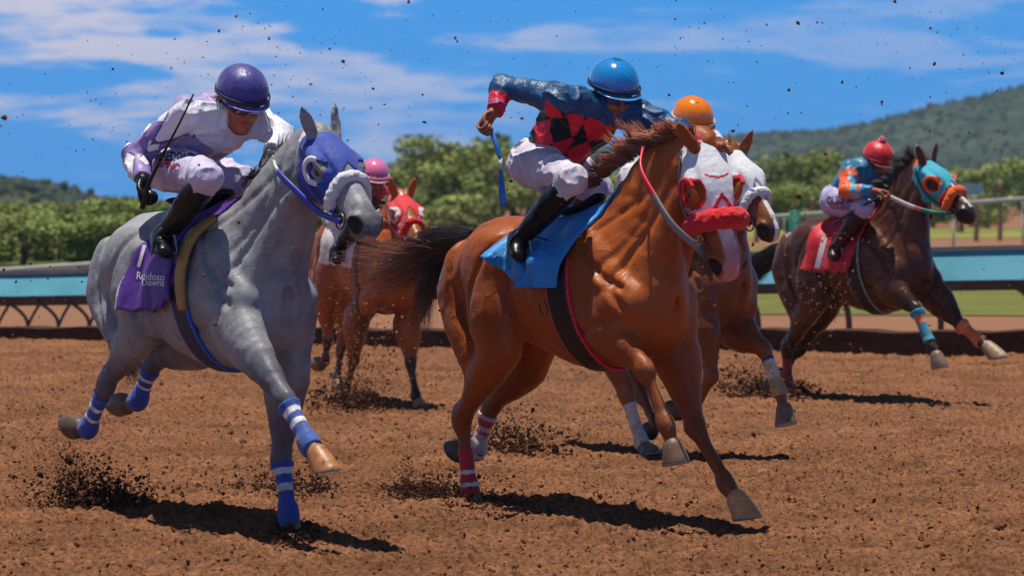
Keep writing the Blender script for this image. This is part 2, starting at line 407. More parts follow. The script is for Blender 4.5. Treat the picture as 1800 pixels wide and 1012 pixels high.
def trunk_prims(pitch=0., dz=0., sl=1., sw=1., sh=1.):
    A = [ch([(-.76, 0, 1.24), (-.58, 0, 1.235), (-.40, 0, 1.20), (-.20, 0, 1.165), (0, 0, 1.145), (.15, 0, 1.15), (.27, 0, 1.13)],
            [.21, .235, .245, .265, .265, .235, .20], [.28, .305, .315, .34, .37, .375, .33], k=.03, n=5)]
    A.append(ch([(-.25, 0, 1.46), (-.06, 0, 1.505), (.12, 0, 1.535), (.30, 0, 1.47)], [.05, .05, .05, .06], [.04, .045, .055, .06], k=.08))
    A.append(ch([(-.95, 0, 1.40), (-.72, 0, 1.49), (-.45, 0, 1.475)], [.05, .09, .07], [.04, .05, .04], k=.08))
    for s in (1, -1):
        A.append(el((-.62, s*.155, 1.31), (.24, .12, .19), k=.05))      # gluteals
        A.append(el((-.92, s*.115, 1.20), (.14, .11, .24), k=.05))      # buttock
        A.append(el((-.42, s*.205, 1.33), (.07, .045, .06), k=.06))     # point of hip
        A.append(el((.33, s*.185, 1.06), (.135, .085, .150), np.array(Matrix.Rotation(.5, 3, 'Y')), k=.014))     # bulge over the point of the shoulder
        A.append(el((.02, s*.205, 1.15), (.09, .05, .17), np.array(Matrix.Rotation(-.3, 3, 'Y')), k=.02))
        A.append(el((.40, s*.085, 1.02), (.135, .095, .155), k=.03))     # pectorals
    A.append(dict(ch([(.56, 0, 1.14), (.56, 0, .98), (.50, 0, .84)], .02, k=.05), op='s'))
    M = Matrix.Rotation(-pitch, 3, 'Y'); M = np.array(M); c = np.array([0, 0, 1.2]); S = np.array([sl, sw, sh])
    out = []
    for p in A:
        q = dict(p)
        if p['t'] == 'c': q['p'] = c+((p['p']-c)*S) @ M.T+(0, 0, dz); q['a'] = p['a']*sw; q['b'] = p['b']*sh
        else: q['c'] = c+M@((p['c']-c)*S)+(0, 0, dz); q['R'] = M@p['R']
        out.append(q)
    T = lambda v: c+M@((np.asarray(v, float)-c)*S)+(0, 0, dz)
    return out, T
GROOVES = [([(-.02, 1.56), (.12, 1.40), (.28, 1.24), (.42, 1.17)], .014, .020), ([(-.08, 1.46), (-.06, 1.28), (-.02, 1.10), (.06, .96)], .014, .024), ([(.06, 1.44), (.18, 1.30), (.30, 1.18)], -.008, .020),
    ([(.40, 1.04), (.30, 1.00), (.18, .96), (.05, .98)], .008, .02), ([(.34, 1.17), (.22, 1.16), (.12, 1.20)], .004, .02),
    ([(-.40, 1.34), (-.43, 1.18), (-.38, 1.02), (-.36, .90)], .020, .028), ([(-.47, 1.46), (-.58, 1.33), (-.66, 1.18), (-.70, 1.0)], .010, .022), ([(-.90, 1.44), (-.90, 1.27), (-.84, 1.07), (-.74, .92)], .013, .018),
    ([(-.78, 1.40), (-.80, 1.25), (-.76, 1.08)], .008, .018), ([(-.36, .98), (-.20, .88), (.0, .82)], .006, .02), ([(-.34, 1.30), (-.30, 1.10), (-.24, .95)], .004, .02), ([(-.26, 1.32), (-.22, 1.10), (-.16, .93)], .004, .016), ([(-.18, 1.32), (-.14, 1.10), (-.08, .93)], .004, .016)]
def lerp(a, b, t): return np.asarray(a)*(1-t)+np.asarray(b)*t

def hoof_mesh(leg, hm, root, col, shoe, h):
    C, T, H = leg['coronet'], leg['toe'], leg['heel']; m = (T+H)/2; ax = un(m-C); f = T-H; nrm = un(np.cross(np.cross(T-H, ax), T-H)); 
    if nrm@ax < 0: nrm = -nrm
    sd = un(np.cross(f, nrm)); fl = max(.10, min(.15, np.linalg.norm(f))); f = un(f)
    p = [ch([C-ax*.004, lerp(C, m, .45)+f*.004, m+f*.004+nrm*.012], [.049, .057, .064], [.055, .064, fl/2+.008], side=sd, k=.01, n=3)]
    def clip(F, X, Y, Z): return smax(F, (X-m[0])*nrm[0]+(Y-m[1])*nrm[1]+(Z-m[2])*nrm[2], .006)
    def colr(V):
        d = (V-m)@nrm; n = vnoise(V[:, 0], V[:, 1], V[:, 2], 60)[:, None]; n2 = vnoise(V[:, 0], V[:, 1], V[:, 2], 22, 3)[:, None]
        c = s2l(col)*(1+.25*n+.2*n2); c = np.where((d > -.010)[:, None], s2l(shoe), c); return c
    return build('hoof', p, h, hm, root, clip=clip, color=colr)

LEGN = ('nf', 'of', 'nh', 'oh')
def make_horse(sp, fr):
    vox = sp['vox']; root = empty('horse', tuple(fr.O), -fr.a); tag(root, sp['label'], 'horse', 'racehorses galloping on the track')
    P = fr.P; trunk, T = trunk_prims(sp.get('pitch', 0), sp.get('dz', 0), sp.get('sl', 1), sp.get('sw', 1), sp.get('sh', 1)); body = list(trunk)
    legs = {}; J = {}
    for key in LEGN:
        q = sp['legs'][key]; s = -1 if key[0] == 'n' else 1
        J[key] = {k: P(v[0], v[1], v[2] if len(v) > 2 else s*.13) for k, v in q.items() if k in ('elbow', 'stifle', 'knee', 'hock', 'fetlock', 'coronet', 'toe', 'heel')}
        j = J[key]; K = .02
        if key[1] == 'f':
            ps = T((.40, s*.155, 1.10)); e = j['elbow']; kn = j['knee']; fe = j['fetlock']; co = j['coronet']
            ax = un(kn-e); cax = un(fe-kn); back = un(np.cross(ax, (0, 1, 0)));  back = back if back[0] < 0 else -back
            L1 = [ch([T((.02, s*.12, 1.45)), T((.16, s*.165, 1.30)), T((.30, s*.175, 1.17)), ps], [.04, .06, .075, .075], [.07, .12, .13, .11], k=.035),
                  ch([T((.05, s*.15, 1.30)), lerp(T((.16, s*.19, 1.16)), e, .15), lerp(T((.16, s*.20, 1.08)), e, .55)], [.05, .075, .06], [.09, .13, .09], k=.03),
                  ch([ps, lerp(ps, e, .6)+(.02, s*.01, 0), e], [.085, .08, .07], [.11, .11, .09], k=.03)]
            legp = [ch([lerp(e, kn, -.05), lerp(e, kn, .18), lerp(e, kn, .45), lerp(e, kn, .8), kn-ax*.05], [.084, .086, .068, .043, .038], [.118, .118, .088, .051, .045], k=K, n=4),
                    ch([lerp(e, kn, .05)-back*.05, lerp(e, kn, .3)-back*.045, lerp(e, kn, .62)-back*.018], [.04, .042, .02], [.045, .045, .02], k=.012),
                    ch([lerp(e, kn, .05)+back*.05, lerp(e, kn, .32)+back*.048, lerp(e, kn, .6)+back*.02], [.035, .036, .016], [.04, .042, .016], k=.012),
                    ch([kn-ax*.05, kn, kn+cax*.045], [.036, .042, .033], [.042, .050, .036], k=.01),
                    el(kn-cax*.005+back*.035, (.022, .022, .03), k=.02)]
        else:
            hip = T((-.62, s*.13, 1.25)); st = j['stifle']; hk = j['hock']; fe = j['fetlock']; co = j['coronet']; kn = hk
            ax = un(hk-st); cax = un(fe-hk); but = T((-.97, s*.105, 1.15))
            hp = un(un(st-hk)-cax*1.0) if True else 0; hp = -un(un(st-hk)*.5+un(fe-hk)*.5) if np.linalg.norm(un(st-hk)+un(fe-hk)) > .15 else un(np.cross(ax, (0, 1, 0)))
            if abs(hp@cax) > .8: hp = np.array([-1., 0, 0])
            L1 = [ch([hip, lerp(hip, st, .55)+(0, s*.02, 0), st], [.13, .12, .085], [.22, .19, .125], k=.04),
                  ch([but, lerp(but, lerp(st, hk, .45), .5)+(-.01, 0, 0), lerp(st, hk, .5)+hp*.01], [.11, .10, .05], [.13, .12, .06], k=.035)]
            legp = [ch([st, lerp(st, hk, .25), lerp(st, hk, .55), lerp(st, hk, .82), hk-ax*.04], [.082, .075, .056, .036, .035], [.115, .10, .072, .046, .046], k=.03, n=4),
                    ch([hk-ax*.03, hk, hk+cax*.06], [.034, .036, .030], [.052, .058, .040], k=.012),
                    ch([lerp(st, hk, .62)+hp*.055, hk-ax*.02+hp*.055, hk+hp*.035+cax*.05], [.011, .018, .012], k=.015)]
        pax = un(co-fe)
        bd = un(np.cross(cax, (0, 1, 0))); bd = -bd if bd[0] > 0 else bd
        low = [ch([kn+cax*.05+bd*.026, lerp(kn, fe, .5)+bd*.026, fe+bd*.028], [.010, .009, .012], k=.006), el(fe+bd*.032, (.016, .018, .018), k=.012), ch([kn+cax*.03, lerp(kn, fe, .35), lerp(kn, fe, .75), fe-cax*.035], [.027, .0225, .0235, .029], [.035, .030, .031, .035], k=.01, n=3),
               ch([fe-cax*.035, fe, fe+pax*.035], [.029, .035, .029], [.035, .041, .033], k=.012),
               ch([fe+pax*.02, lerp(fe, co, .6), co], [.029, .028, .036], [.032, .031, .040], k=.012)]
        if sp.get('thick'): 
            for z in low+legp:
                if z['t'] == 'c': z['a'] = z['a']*sp['thick']; z['b'] = z['b']*sp['thick']
        body += L1+legp+low; legs[key] = dict(prims=legp+low, **j)
        J[key]['kn'] = kn
    # neck and head
    M = head_axes(fr, sp['nose'], sp['face']); hs = sp.get('hs', 1.0); po = P(*sp['poll']); hv3 = hs*np.array((1, HW, 1.)); HT = lambda v: po+M@(hv3*np.asarray(v, float))
    nb = T(sp.get('nbase', (.26, 0, 1.24))); occ = HT((-.02, 0, -.075)); 
    ny = un(np.cross(np.array([0, 0, 1.]), occ-nb)); mid = lerp(nb, occ, .45)+np.asarray(sp.get('nbow', (0, 0, .03)))
    nk = [ch([T((.16, 0, 1.22)), nb, mid, lerp(mid, occ, .6)+np.array((0, 0, .015)), occ], [.17, .165, .115, .085, .068], [.31, .30, .20, .145, .10], k=.05, n=5)]
    side = np.array([0, 1., 0])
    nd = un(occ-nb); bkd = un(np.cross(side, nd)); bkd = bkd if bkd[2] > 0 else -bkd
    for s in (1, -1):   # brachiocephalic muscle and the jugular groove below it
        nk.append(ch([HT((.10, s*.05, -.13)), lerp(occ, nb, .4)+side*s*.075-bkd*.085, T((.40, s*.12, 1.12))], [.028, .04, .055], [.035, .055, .075], k=.02))
        nk.append(ch([T((.05, s*.09, 1.42)), lerp(occ, nb, .55)+side*s*.085+bkd*.02, HT((-.01, s*.05, -.06))], [.05, .04, .025], [.08, .06, .035], k=.025))
    body += nk
    hd = xf(head_prims(sp.get('mouth', 0.)), M, po, hs)
    ears = []
    for s, d in ((1, sp['ears'][0]), (-1, sp['ears'][1])): ears += xf(ear_prims(s, d, sp.get('earl', .16)), M, po, hs)
    bm_ = MATS['coat'](sp['name'], sp.get('rough', .42))
    ctx = dict(T=T, J=J, M=M, po=po, hs=hs, occ=occ, nb=nb)
    def hl(V): return (V-po)@M/hv3
    def bodycol(V):
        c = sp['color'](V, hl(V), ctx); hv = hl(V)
        for s in (1, -1):
            d = np.linalg.norm((hv-(.574, s*.066, -.076))/(1.3, 1.1, 1.2), axis=1); c = np.where((d < .036)[:, None], s2l((24, 16, 16)), c)
        sp_ = vnoise(V[:, 0], V[:, 1], V[:, 2], 85, 12)+.35*vnoise(V[:, 0], V[:, 1], V[:, 2], 9, 13); c = mixc(c, c3(V, (120, 86, 62)), .6*fade(.78, .92, sp_))     # spatters of dirt on the coat
        for k_ in LEGN:       # dirt thrown on to the lower legs
            Jk = J[k_]; q = np.linalg.norm(V-lerp(Jk['kn'], Jk['fetlock'], .8), axis=1); dn = vnoise(V[:, 0], V[:, 1], V[:, 2], 60, 8); c = mixc(c, c3(V, (112, 80, 58)), .6*fade(.34, .10, q)*fade(-.1, .5, dn))
        return c
    jaw = HT((.10, 0, -.20)); GL = [([T((x, 0, z)) for x, z in q], d*1.45, w*.85) for q, d, w in GROOVES]
    GL += [([jaw, lerp(occ, nb, .45)-bkd*.06, T((.36, 0, 1.22)), T((.44, 0, 1.08))], .018, .018), ([HT((.02, 0, -.05)), lerp(occ, nb, .5)+bkd*.075, T((.10, 0, 1.43))], .011, .018), ([lerp(occ, nb, .15)+bkd*.05, lerp(occ, nb, .6)-bkd*.02, T((.26, 0, 1.26))], .011, .020)]
    def wr(F, X, Y, Z):      # edges of the muscles, and the skin's unevenness
        x2, z2 = X[:, :, 0], Z[0, :, :]; G = np.zeros((X.shape[0], Z.shape[2]), np.float32)
        for q, dep, wid in GL:
            p_, = resamp(q, n=3); dm = np.full_like(G, 9.)
            for i in range(len(p_)-1):
                ax_, az_ = p_[i][0], p_[i][2]; dx, dz = p_[i+1][0]-ax_, p_[i+1][2]-az_; t = np.clip(((x2-ax_)*dx+(z2-az_)*dz)/(dx*dx+dz*dz+1e-9), 0, 1)
                dm = np.minimum(dm, np.hypot(x2-ax_-t*dx, z2-az_-t*dz))
            G += dep*np.exp(-(dm/wid)**2)
        F = F+G[:, None, :]*fade(.02, .09, np.abs(Y))*sp.get('cut', 1.)
        n = vnoise(X, Y, Z, 8., sp['seed'])*.0060*sp.get('lump', 1.)+vnoise(X, Y, Z, 19., sp['seed']+2)*.0028+.005*(.3-(1-np.abs(vnoise(X, Y*.6, Z*.7, 10., sp['seed']+5)))**4)
        return F+n.astype(np.float32)
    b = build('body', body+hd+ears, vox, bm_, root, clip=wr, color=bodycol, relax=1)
    hh = min(vox, sp.get('hvox', .006))
    # eyes
    for s in (1, -1):
        V, F = uvs(.0260*hs, 16, 12); mesh_obj('eye', V+HT((.212, s*.0825, -.060)), F, MATS['eye'], root)
    for key in LEGN: hoof_mesh(legs[key], MATS['hoof'], root, sp['legs'][key].get('hcol', sp.get('hoof', (120, 95, 75))), (150, 150, 150), min(vox, .007))
    # leg wraps
    for key, w in sp.get('wraps', {}).items():
        lg = legs[key]; kn = J[key]['kn']; fe = lg['fetlock']; co = lg['coronet']; t0, t1 = w.get('t', (.12, 1.0)); pax = un(co-fe)
        A = lerp(kn, fe, t0); B = lerp(kn, fe, t1); end = fe+pax*w.get('past', .05); w_ = w
        fu = band(A, B+un(B-A)*.0, .12); fl_ = band(fe-pax*.03, end, .12)
        def clip(F, X, Y, Z, fu=fu, fl_=fl_, w=w):
            n = vnoise(X, Y, Z, 45, 3)*.002
            R = np.minimum(fu(X, Y, Z), fl_(X, Y, Z)) if w.get('past', .05) > 0 else fu(X, Y, Z)
            return smax(F-.009+n, R, .006)
        def wc(V, A=A, B=B, w=w):
            t = (V-A)@un(B-A)/np.linalg.norm(B-A); c = np.tile(s2l(w['c']), (len(V), 1)); n = vnoise(V[:, 0], V[:, 1], V[:, 2], 30, 5)[:, None]
            c = c*(1+.12*n)
            for a, b_, cc in w.get('st', ()): c = np.where(((t > a) & (t < b_))[:, None], s2l(cc), c)
            dn = vnoise(V[:, 0], V[:, 1], V[:, 2], 34, 8)+.5*vnoise(V[:, 0], V[:, 1], V[:, 2], 80, 9); c = mixc(c, c3(V, (110, 78, 56)), .42*fade(.0, 1.1, dn+.5*t))
            return c
        allp = lg['prims']; l0 = np.minimum(np.minimum(A, B), end)-.10; h0 = np.maximum(np.maximum(A, B), end)+.10
        build('leg_wrap', allp, min(.006, vox*.6), MATS['wrap'], root, clip=clip, color=wc, lo=l0, hi=h0)
    # hood
    if 'hood' in sp:
        ho = sp['hood']
        def clip(F, X, Y, Z):
            x = ((X-po[0])*M[0, 0]+(Y-po[1])*M[1, 0]+(Z-po[2])*M[2, 0])/hs; y = ((X-po[0])*M[0, 1]+(Y-po[1])*M[1, 1]+(Z-po[2])*M[2, 1])/hv3[1]; z = ((X-po[0])*M[0, 2]+(Y-po[1])*M[1, 2]+(Z-po[2])*M[2, 2])/hs
            F = F-.009-.0008*vnoise(X, Y, Z, 38, 5)-.0025*np.abs(vnoise(X, Y, Z, 11, 8))
            xe = ho.get('x1', .335)+.35*np.maximum(-z-.13, 0)*0
            notch = ho.get('notch', .0)*np.maximum(1-np.abs(y)/.045, 0)*(z > -.08)
            F = smax(F, x-xe+notch, .008); F = smax(F, -x+ho.get('x0', -.045)-.3*(z+.05), .008)
            for s in (1, -1):
                F = smax(F, ho.get('eye', .055)-np.sqrt((x-.216)**2+((z+.058)*1.05)**2+np.maximum(-(s*y)+.04, 0)**2*9), .008)
            return F
        def hc(V): return ho['col'](V, hl(V))
        hood_p = hd
        build('hood', hood_p, .006 if vox < .012 else .009, MATS['hood'], root, clip=clip, color=hc, lo=np.minimum(HT((-.1, 0, 0)), HT((.4, 0, -.1)))-.22, hi=np.maximum(HT((-.1, 0, 0)), HT((.4, 0, -.1)))+.22)
        for s in ho.get('cups', ()):          # raised trim around the eye openings
            pts = []
            for a in np.linspace(ho['arc'][0], ho['arc'][1], 9):
                a = R_(a); rr = ho.get('eye', .055)+.003
                pts.append(HT((.216+rr*math.cos(a), s*(.096+ho.get('flare', .012)*(.5-.5*math.cos(a))-.35*abs(rr*math.cos(a))*(math.cos(a) > 0)), -.058+rr*math.sin(a))))
            build('eye_trim', [ch(pts, ho.get('tr', .0065), ho.get('trb', .015), side=M[:, 1], k=.01, n=3)], .0045, MATS['hood'], root, color=s2l(ho['trim']))
        for s in ho.get('blink', ()):
            V, F = uvs(1, 16, 12); V = V*(.05, .03, .045); V = V[:, :]; keep = V
            build('blinker_cup', [el(HT((.185, s*.118, -.055)), (.052*hs, .032*hs, .05*hs), M, k=.01), dict(el(HT((.225, s*.125, -.055)), (.060*hs, .030*hs, .045*hs), M, k=.008), op='s')], .005, MATS['plastic'], root, color=s2l(ho.get('cupc', (215, 215, 220))))
    if 'roll' in sp:
        ro = sp['roll']; x = ro.get('x', .385); r = ro['r']; ar = ro.get('arch', .03); pts = [HT((x+xx*ar, s_*ww, zz)) for s_, ww, zz, xx in ((1, .058+r*.5, -.135, 1.6), (1, .062+r*.45, -.09, 1.2), (1, .040+r*.4, -.022+r*.25, .3), (1, 0, -.010+r*.5, 0), (-1, .040+r*.4, -.022+r*.25, .3), (-1, .062+r*.45, -.09, 1.2), (-1, .058+r*.5, -.135, 1.6))]
        def fz(F, X, Y, Z): return F+vnoise(X, Y, Z, 55, 2)*.004+vnoise(X, Y, Z, 110, 4)*.003
        build('noseband', [ch(pts, r, k=.01, n=4)], .005, MATS['fleece'], root, clip=fz, color=lambda V: ro['col'](V, hl(V)))
    # bridle and bit
    br = sp['bridle']
    for s in (1, -1):
        strap('cheek_strap', [HT((.02, s*.092, -.07)), HT((.10, s*.100, -.12)), HT((.22, s*.104, -.150)), HT((.30, s*.096, -.150)), HT((.40, s*.080, -.140)), HT((.475, s*.070, -.125))], .018, .006, MATS['leather'], root, side=M[:, 0]*0+M[:, 2], col=s2l(br.get('c', (40, 30, 30))))
        pts = [HT((.485+.036*math.cos(a), s*.072, -.130+.036*math.sin(a))) for a in np.linspace(0, 2*math.pi, 9)[:-1]]
        strap('bit_ring', pts, .009, .009, MATS['metal'], root, side=M[:, 1], closed=True, n=3)
    strap('chin_strap', [HT((.40, .068, -.12)), HT((.41, .045, -.175)), HT((.415, 0, -.195)), HT((.41, -.045, -.175)), HT((.40, -.068, -.12))], .02, .007, MATS['leather'], root, side=M[:, 0], col=s2l(br.get('c', (40, 30, 30))))
    strap('throat_latch', [HT((.0, .09, -.05)), HT((.03, .088, -.14)), HT((.05, .06, -.235)), HT((.055, 0, -.25)), HT((.05, -.06, -.235)), HT((.03, -.088, -.14)), HT((.0, -.09, -.05))], .016, .006, MATS['leather'], root, side=M[:, 0], col=s2l(br.get('throat', br.get('c', (40, 30, 30)))))
    ctx.update(root=root, HT=HT, body=b, legs=legs, trunk=trunk, shoulder=body, fr=fr, hl=hl)
    return ctx
def uvs(r, nu, nv):
    V = [(0, 0, r)]; F = []
    for i in range(1, nv):
        for j in range(nu):
            a, b = math.pi*i/nv, 2*math.pi*j/nu; V.append((r*math.sin(a)*math.cos(b), r*math.sin(a)*math.sin(b), r*math.cos(a)))
    V.append((0, 0, -r)); n = len(V)-1
    for j in range(nu): F.append((0, 1+j, 1+(j+1) % nu)); F.append((n, n-nu+(j+1) % nu, n-nu+j))
    for i in range(nv-2):
        for j in range(nu): a = 1+i*nu+j; b = 1+i*nu+(j+1) % nu; F.append((a, a+nu, b+nu, b))
    return np.array(V), F
def rein(ctx, name, s, mids, hand, m, col, w=.022, t=.010):
    HT = ctx['HT']; pts = [HT((.49, s*.072, -.128))]+[np.asarray(q) for q in mids]+[np.asarray(hand)]
    return strap(name, pts, w, t, m, ctx['root'], side=(0, 0, 1), n=8, col=col)
def tail(ctx, path, spread, n, m, colA, colB, seed, r=.0016, name='tail'):
    """path: local points of the core; spread per point"""
    g = np.random.default_rng(seed); p, sp_ = resamp(path, spread, n=5); k = len(p); Tn = np.gradient(p, axis=0); Tn /= np.linalg.norm(Tn, axis=1, keepdims=True)
    U = np.cross(Tn, (0, 1, .2)); U /= np.linalg.norm(U, axis=1, keepdims=True); Wv = np.cross(Tn, U)
    C = []; Rr = []; col = []
    nl = max(8, n//28); la = g.uniform(0, 2*math.pi, nl); lr = np.sqrt(g.random(nl)); lw = g.normal(0, 1, (nl, 4))
    for i in range(n):
        q = g.integers(nl); a = la[q]+g.normal(0, .22); rr = np.clip(lr[q]+g.normal(0, .10), 0, 1.25); u = np.linspace(0, 1, k)
        L_ = g.uniform(.55, 1.0)*(.8+.2*lr[q]); f = u*L_*(k-1); i0 = np.minimum(f.astype(int), k-2); fr_ = (f-i0)[:, None]
        c = p[i0]*(1-fr_)+p[i0+1]*fr_; s_ = sp_[i0]*(1-fr_[:, 0])+sp_[i0+1]*fr_[:, 0]
        wob = np.outer(np.sin(u*5+lw[q, 0]*3), (lw[q, 1], 0, lw[q, 2]))*.03*u[:, None]*sp_.max()*6
        fz = np.cumsum(g.normal(0, .0022, (k, 3)), 0)*u[:, None]*2
        C.append(c+U[i0]*(s_*rr*math.cos(a))[:, None]+Wv[i0]*(s_*rr*math.sin(a))[:, None]+wob+fz)
        Rr.append(r*(1.15-u**2*.95)*g.uniform(.7, 1.3)); cc = np.where(np.linspace(0, 1, k)[:, None]**1.5*g.uniform(.5, 1.3) > .45+.0*k, s2l(colB), s2l(colA))*g.uniform(.6, 1.3); col.append(cc)
    return strands(name, C, Rr, m, ctx['root'], col=np.array(col))
def mane(ctx, crest, dirs, n, length, m, colA, colB, seed, r=.0016, clump=30, name='mane'):
    g = np.random.default_rng(seed); p, dx, dy, dz = resamp(crest, [d[0] for d in dirs], [d[1] for d in dirs], [d[2] for d in dirs], n=8); D = np.stack([dx, dy, dz], 1)
    C = []; Rr = []; col = []; k = 7; tc = np.sort(g.random(clump)); tl = g.uniform(.6, 1.15, clump); tj = g.normal(0, .28, (clump, 3))
    for i in range(n):
        q = g.integers(clump); t = np.clip(tc[q]+g.normal(0, .012), 0, 1)*(len(p)-1); i0 = min(int(t), len(p)-2); f = t-i0
        b = p[i0]*(1-f)+p[i0+1]*f; d = un(D[i0]*(1-f)+D[i0+1]*f+tj[q]+g.normal(0, .08, 3)); L_ = length*tl[q]*g.uniform(.6, 1.05)*np.linalg.norm(D[i0]); u = np.linspace(0, 1, k)[:, None]
        cur = un(d+tj[q][::-1]*.6+np.array([0, 0, -.35]))
        c = b+g.normal(0, .006, 3)+(d*u*(1-.35*u)+cur*u*u*.5)*L_; C.append(c); Rr.append(r*(1.1-u[:, 0]**2)*g.uniform(.7, 1.3)+.0003)
        cc = s2l(colA)*(1-u)+s2l(colB)*u; col.append(cc*g.uniform(.55, 1.35))
    return strands(name, C, Rr, m, ctx['root'], col=np.array(col))
# ------------------------------------------------------------------ jockeys
def face_prims():
    p = [el((-.012, 0, .025), (.096, .076, .105), k=.02), ch([(.035, 0, -.02), (.050, 0, -.065), (.056, 0, -.100)], [.060, .050, .030], [.042, .036, .022], k=.025, n=3),
         ch([(-.01, .058, -.03), (.0, .052, -.075), (.05, .018, -.105)], [.020, .020, .016], k=.02, n=3), ch([(-.01, -.058, -.03), (.0, -.052, -.075), (.05, -.018, -.105)], [.020, .020, .016], k=.02, n=3),
         ch([(.082, 0, .012), (.098, 0, -.015), (.110, 0, -.034)], [.008, .010, .013], [.012, .013, .012], k=.012, n=3),
         el((.096, .013, -.036), (.012, .010, .009), k=.008), el((.096, -.013, -.036), (.012, .010, .009), k=.008),
         ch([(.075, .045, .022), (.088, .018, .026), (.088, -.018, .026), (.075, -.045, .022)], .010, k=.012, n=3),
         el((.072, .036, -.028), (.022, .024, .02), k=.02), el((.072, -.036, -.028), (.022, .024, .02), k=.02),
         ch([(.080, .024, -.060), (.092, 0, -.057), (.080, -.024, -.060)], .0055, k=.006, n=3), ch([(.080, .022, -.069), (.089, 0, -.071), (.080, -.022, -.069)], .006, k=.006, n=3),
         dict(ch([(.085, .026, -.0645), (.098, 0, -.064), (.085, -.026, -.0645)], .0022, k=.004, n=3), op='s'), el((.078, 0, -.098), (.018, .020, .015), k=.015)]
    for s in (1, -1):
        p.append(el((-.012, s*.076, -.005), (.018, .008, .030), k=.006)); p.append(dict(el((.078, s*.032, .004), (.016, .018, .013), k=.01), op='s')); p.append(el((.066, s*.032, .004), (.014, .014, .011), k=.004))
    return p
def hand_prims(w, d, n, thumb, grip=.018, sc=1.):
    """wrist, forearm direction, palm normal (towards the thing held), thumb side; four fingers curl round a bar of radius grip"""
    d = un(d); n = np.asarray(n, float); n = un(n-(n@d)*d); s = np.cross(n, d); s = s if s@np.asarray(thumb) > 0 else -s
    P = lambda a, b, c: w+sc*(d*a+s*b+n*c)
    p = [ch([P(-.01, 0, 0), P(.03, .002, 0), P(.075, .0, .002)], [.026, .038, .040], [.019, .016, .014], side=s, k=.012, n=3)]
    for i, (o, L_, r) in enumerate(((.030, 1., .0088), (.010, 1.08, .0092), (-.011, 1.0, .0088), (-.030, .82, .0078))):
        g = grip
        p.append(ch([P(.078, o, .002), P(.078+.030*L_, o*1.02, .010), P(.078+.036*L_, o*1.0, .012+.026*L_), P(.078+.010, o*.96, .014+.044*L_), P(.078-.012, o*.95, .010+.036*L_)], [r*1.05, r, r*.95, r*.9, r*.78], k=.004, n=3))
    p.append(ch([P(.012, .028, .006), P(.045, .048, .020), P(.075, .040, .040), P(.088, .018, .050)], [.013, .011, .010, .008], k=.006, n=3))
    return p
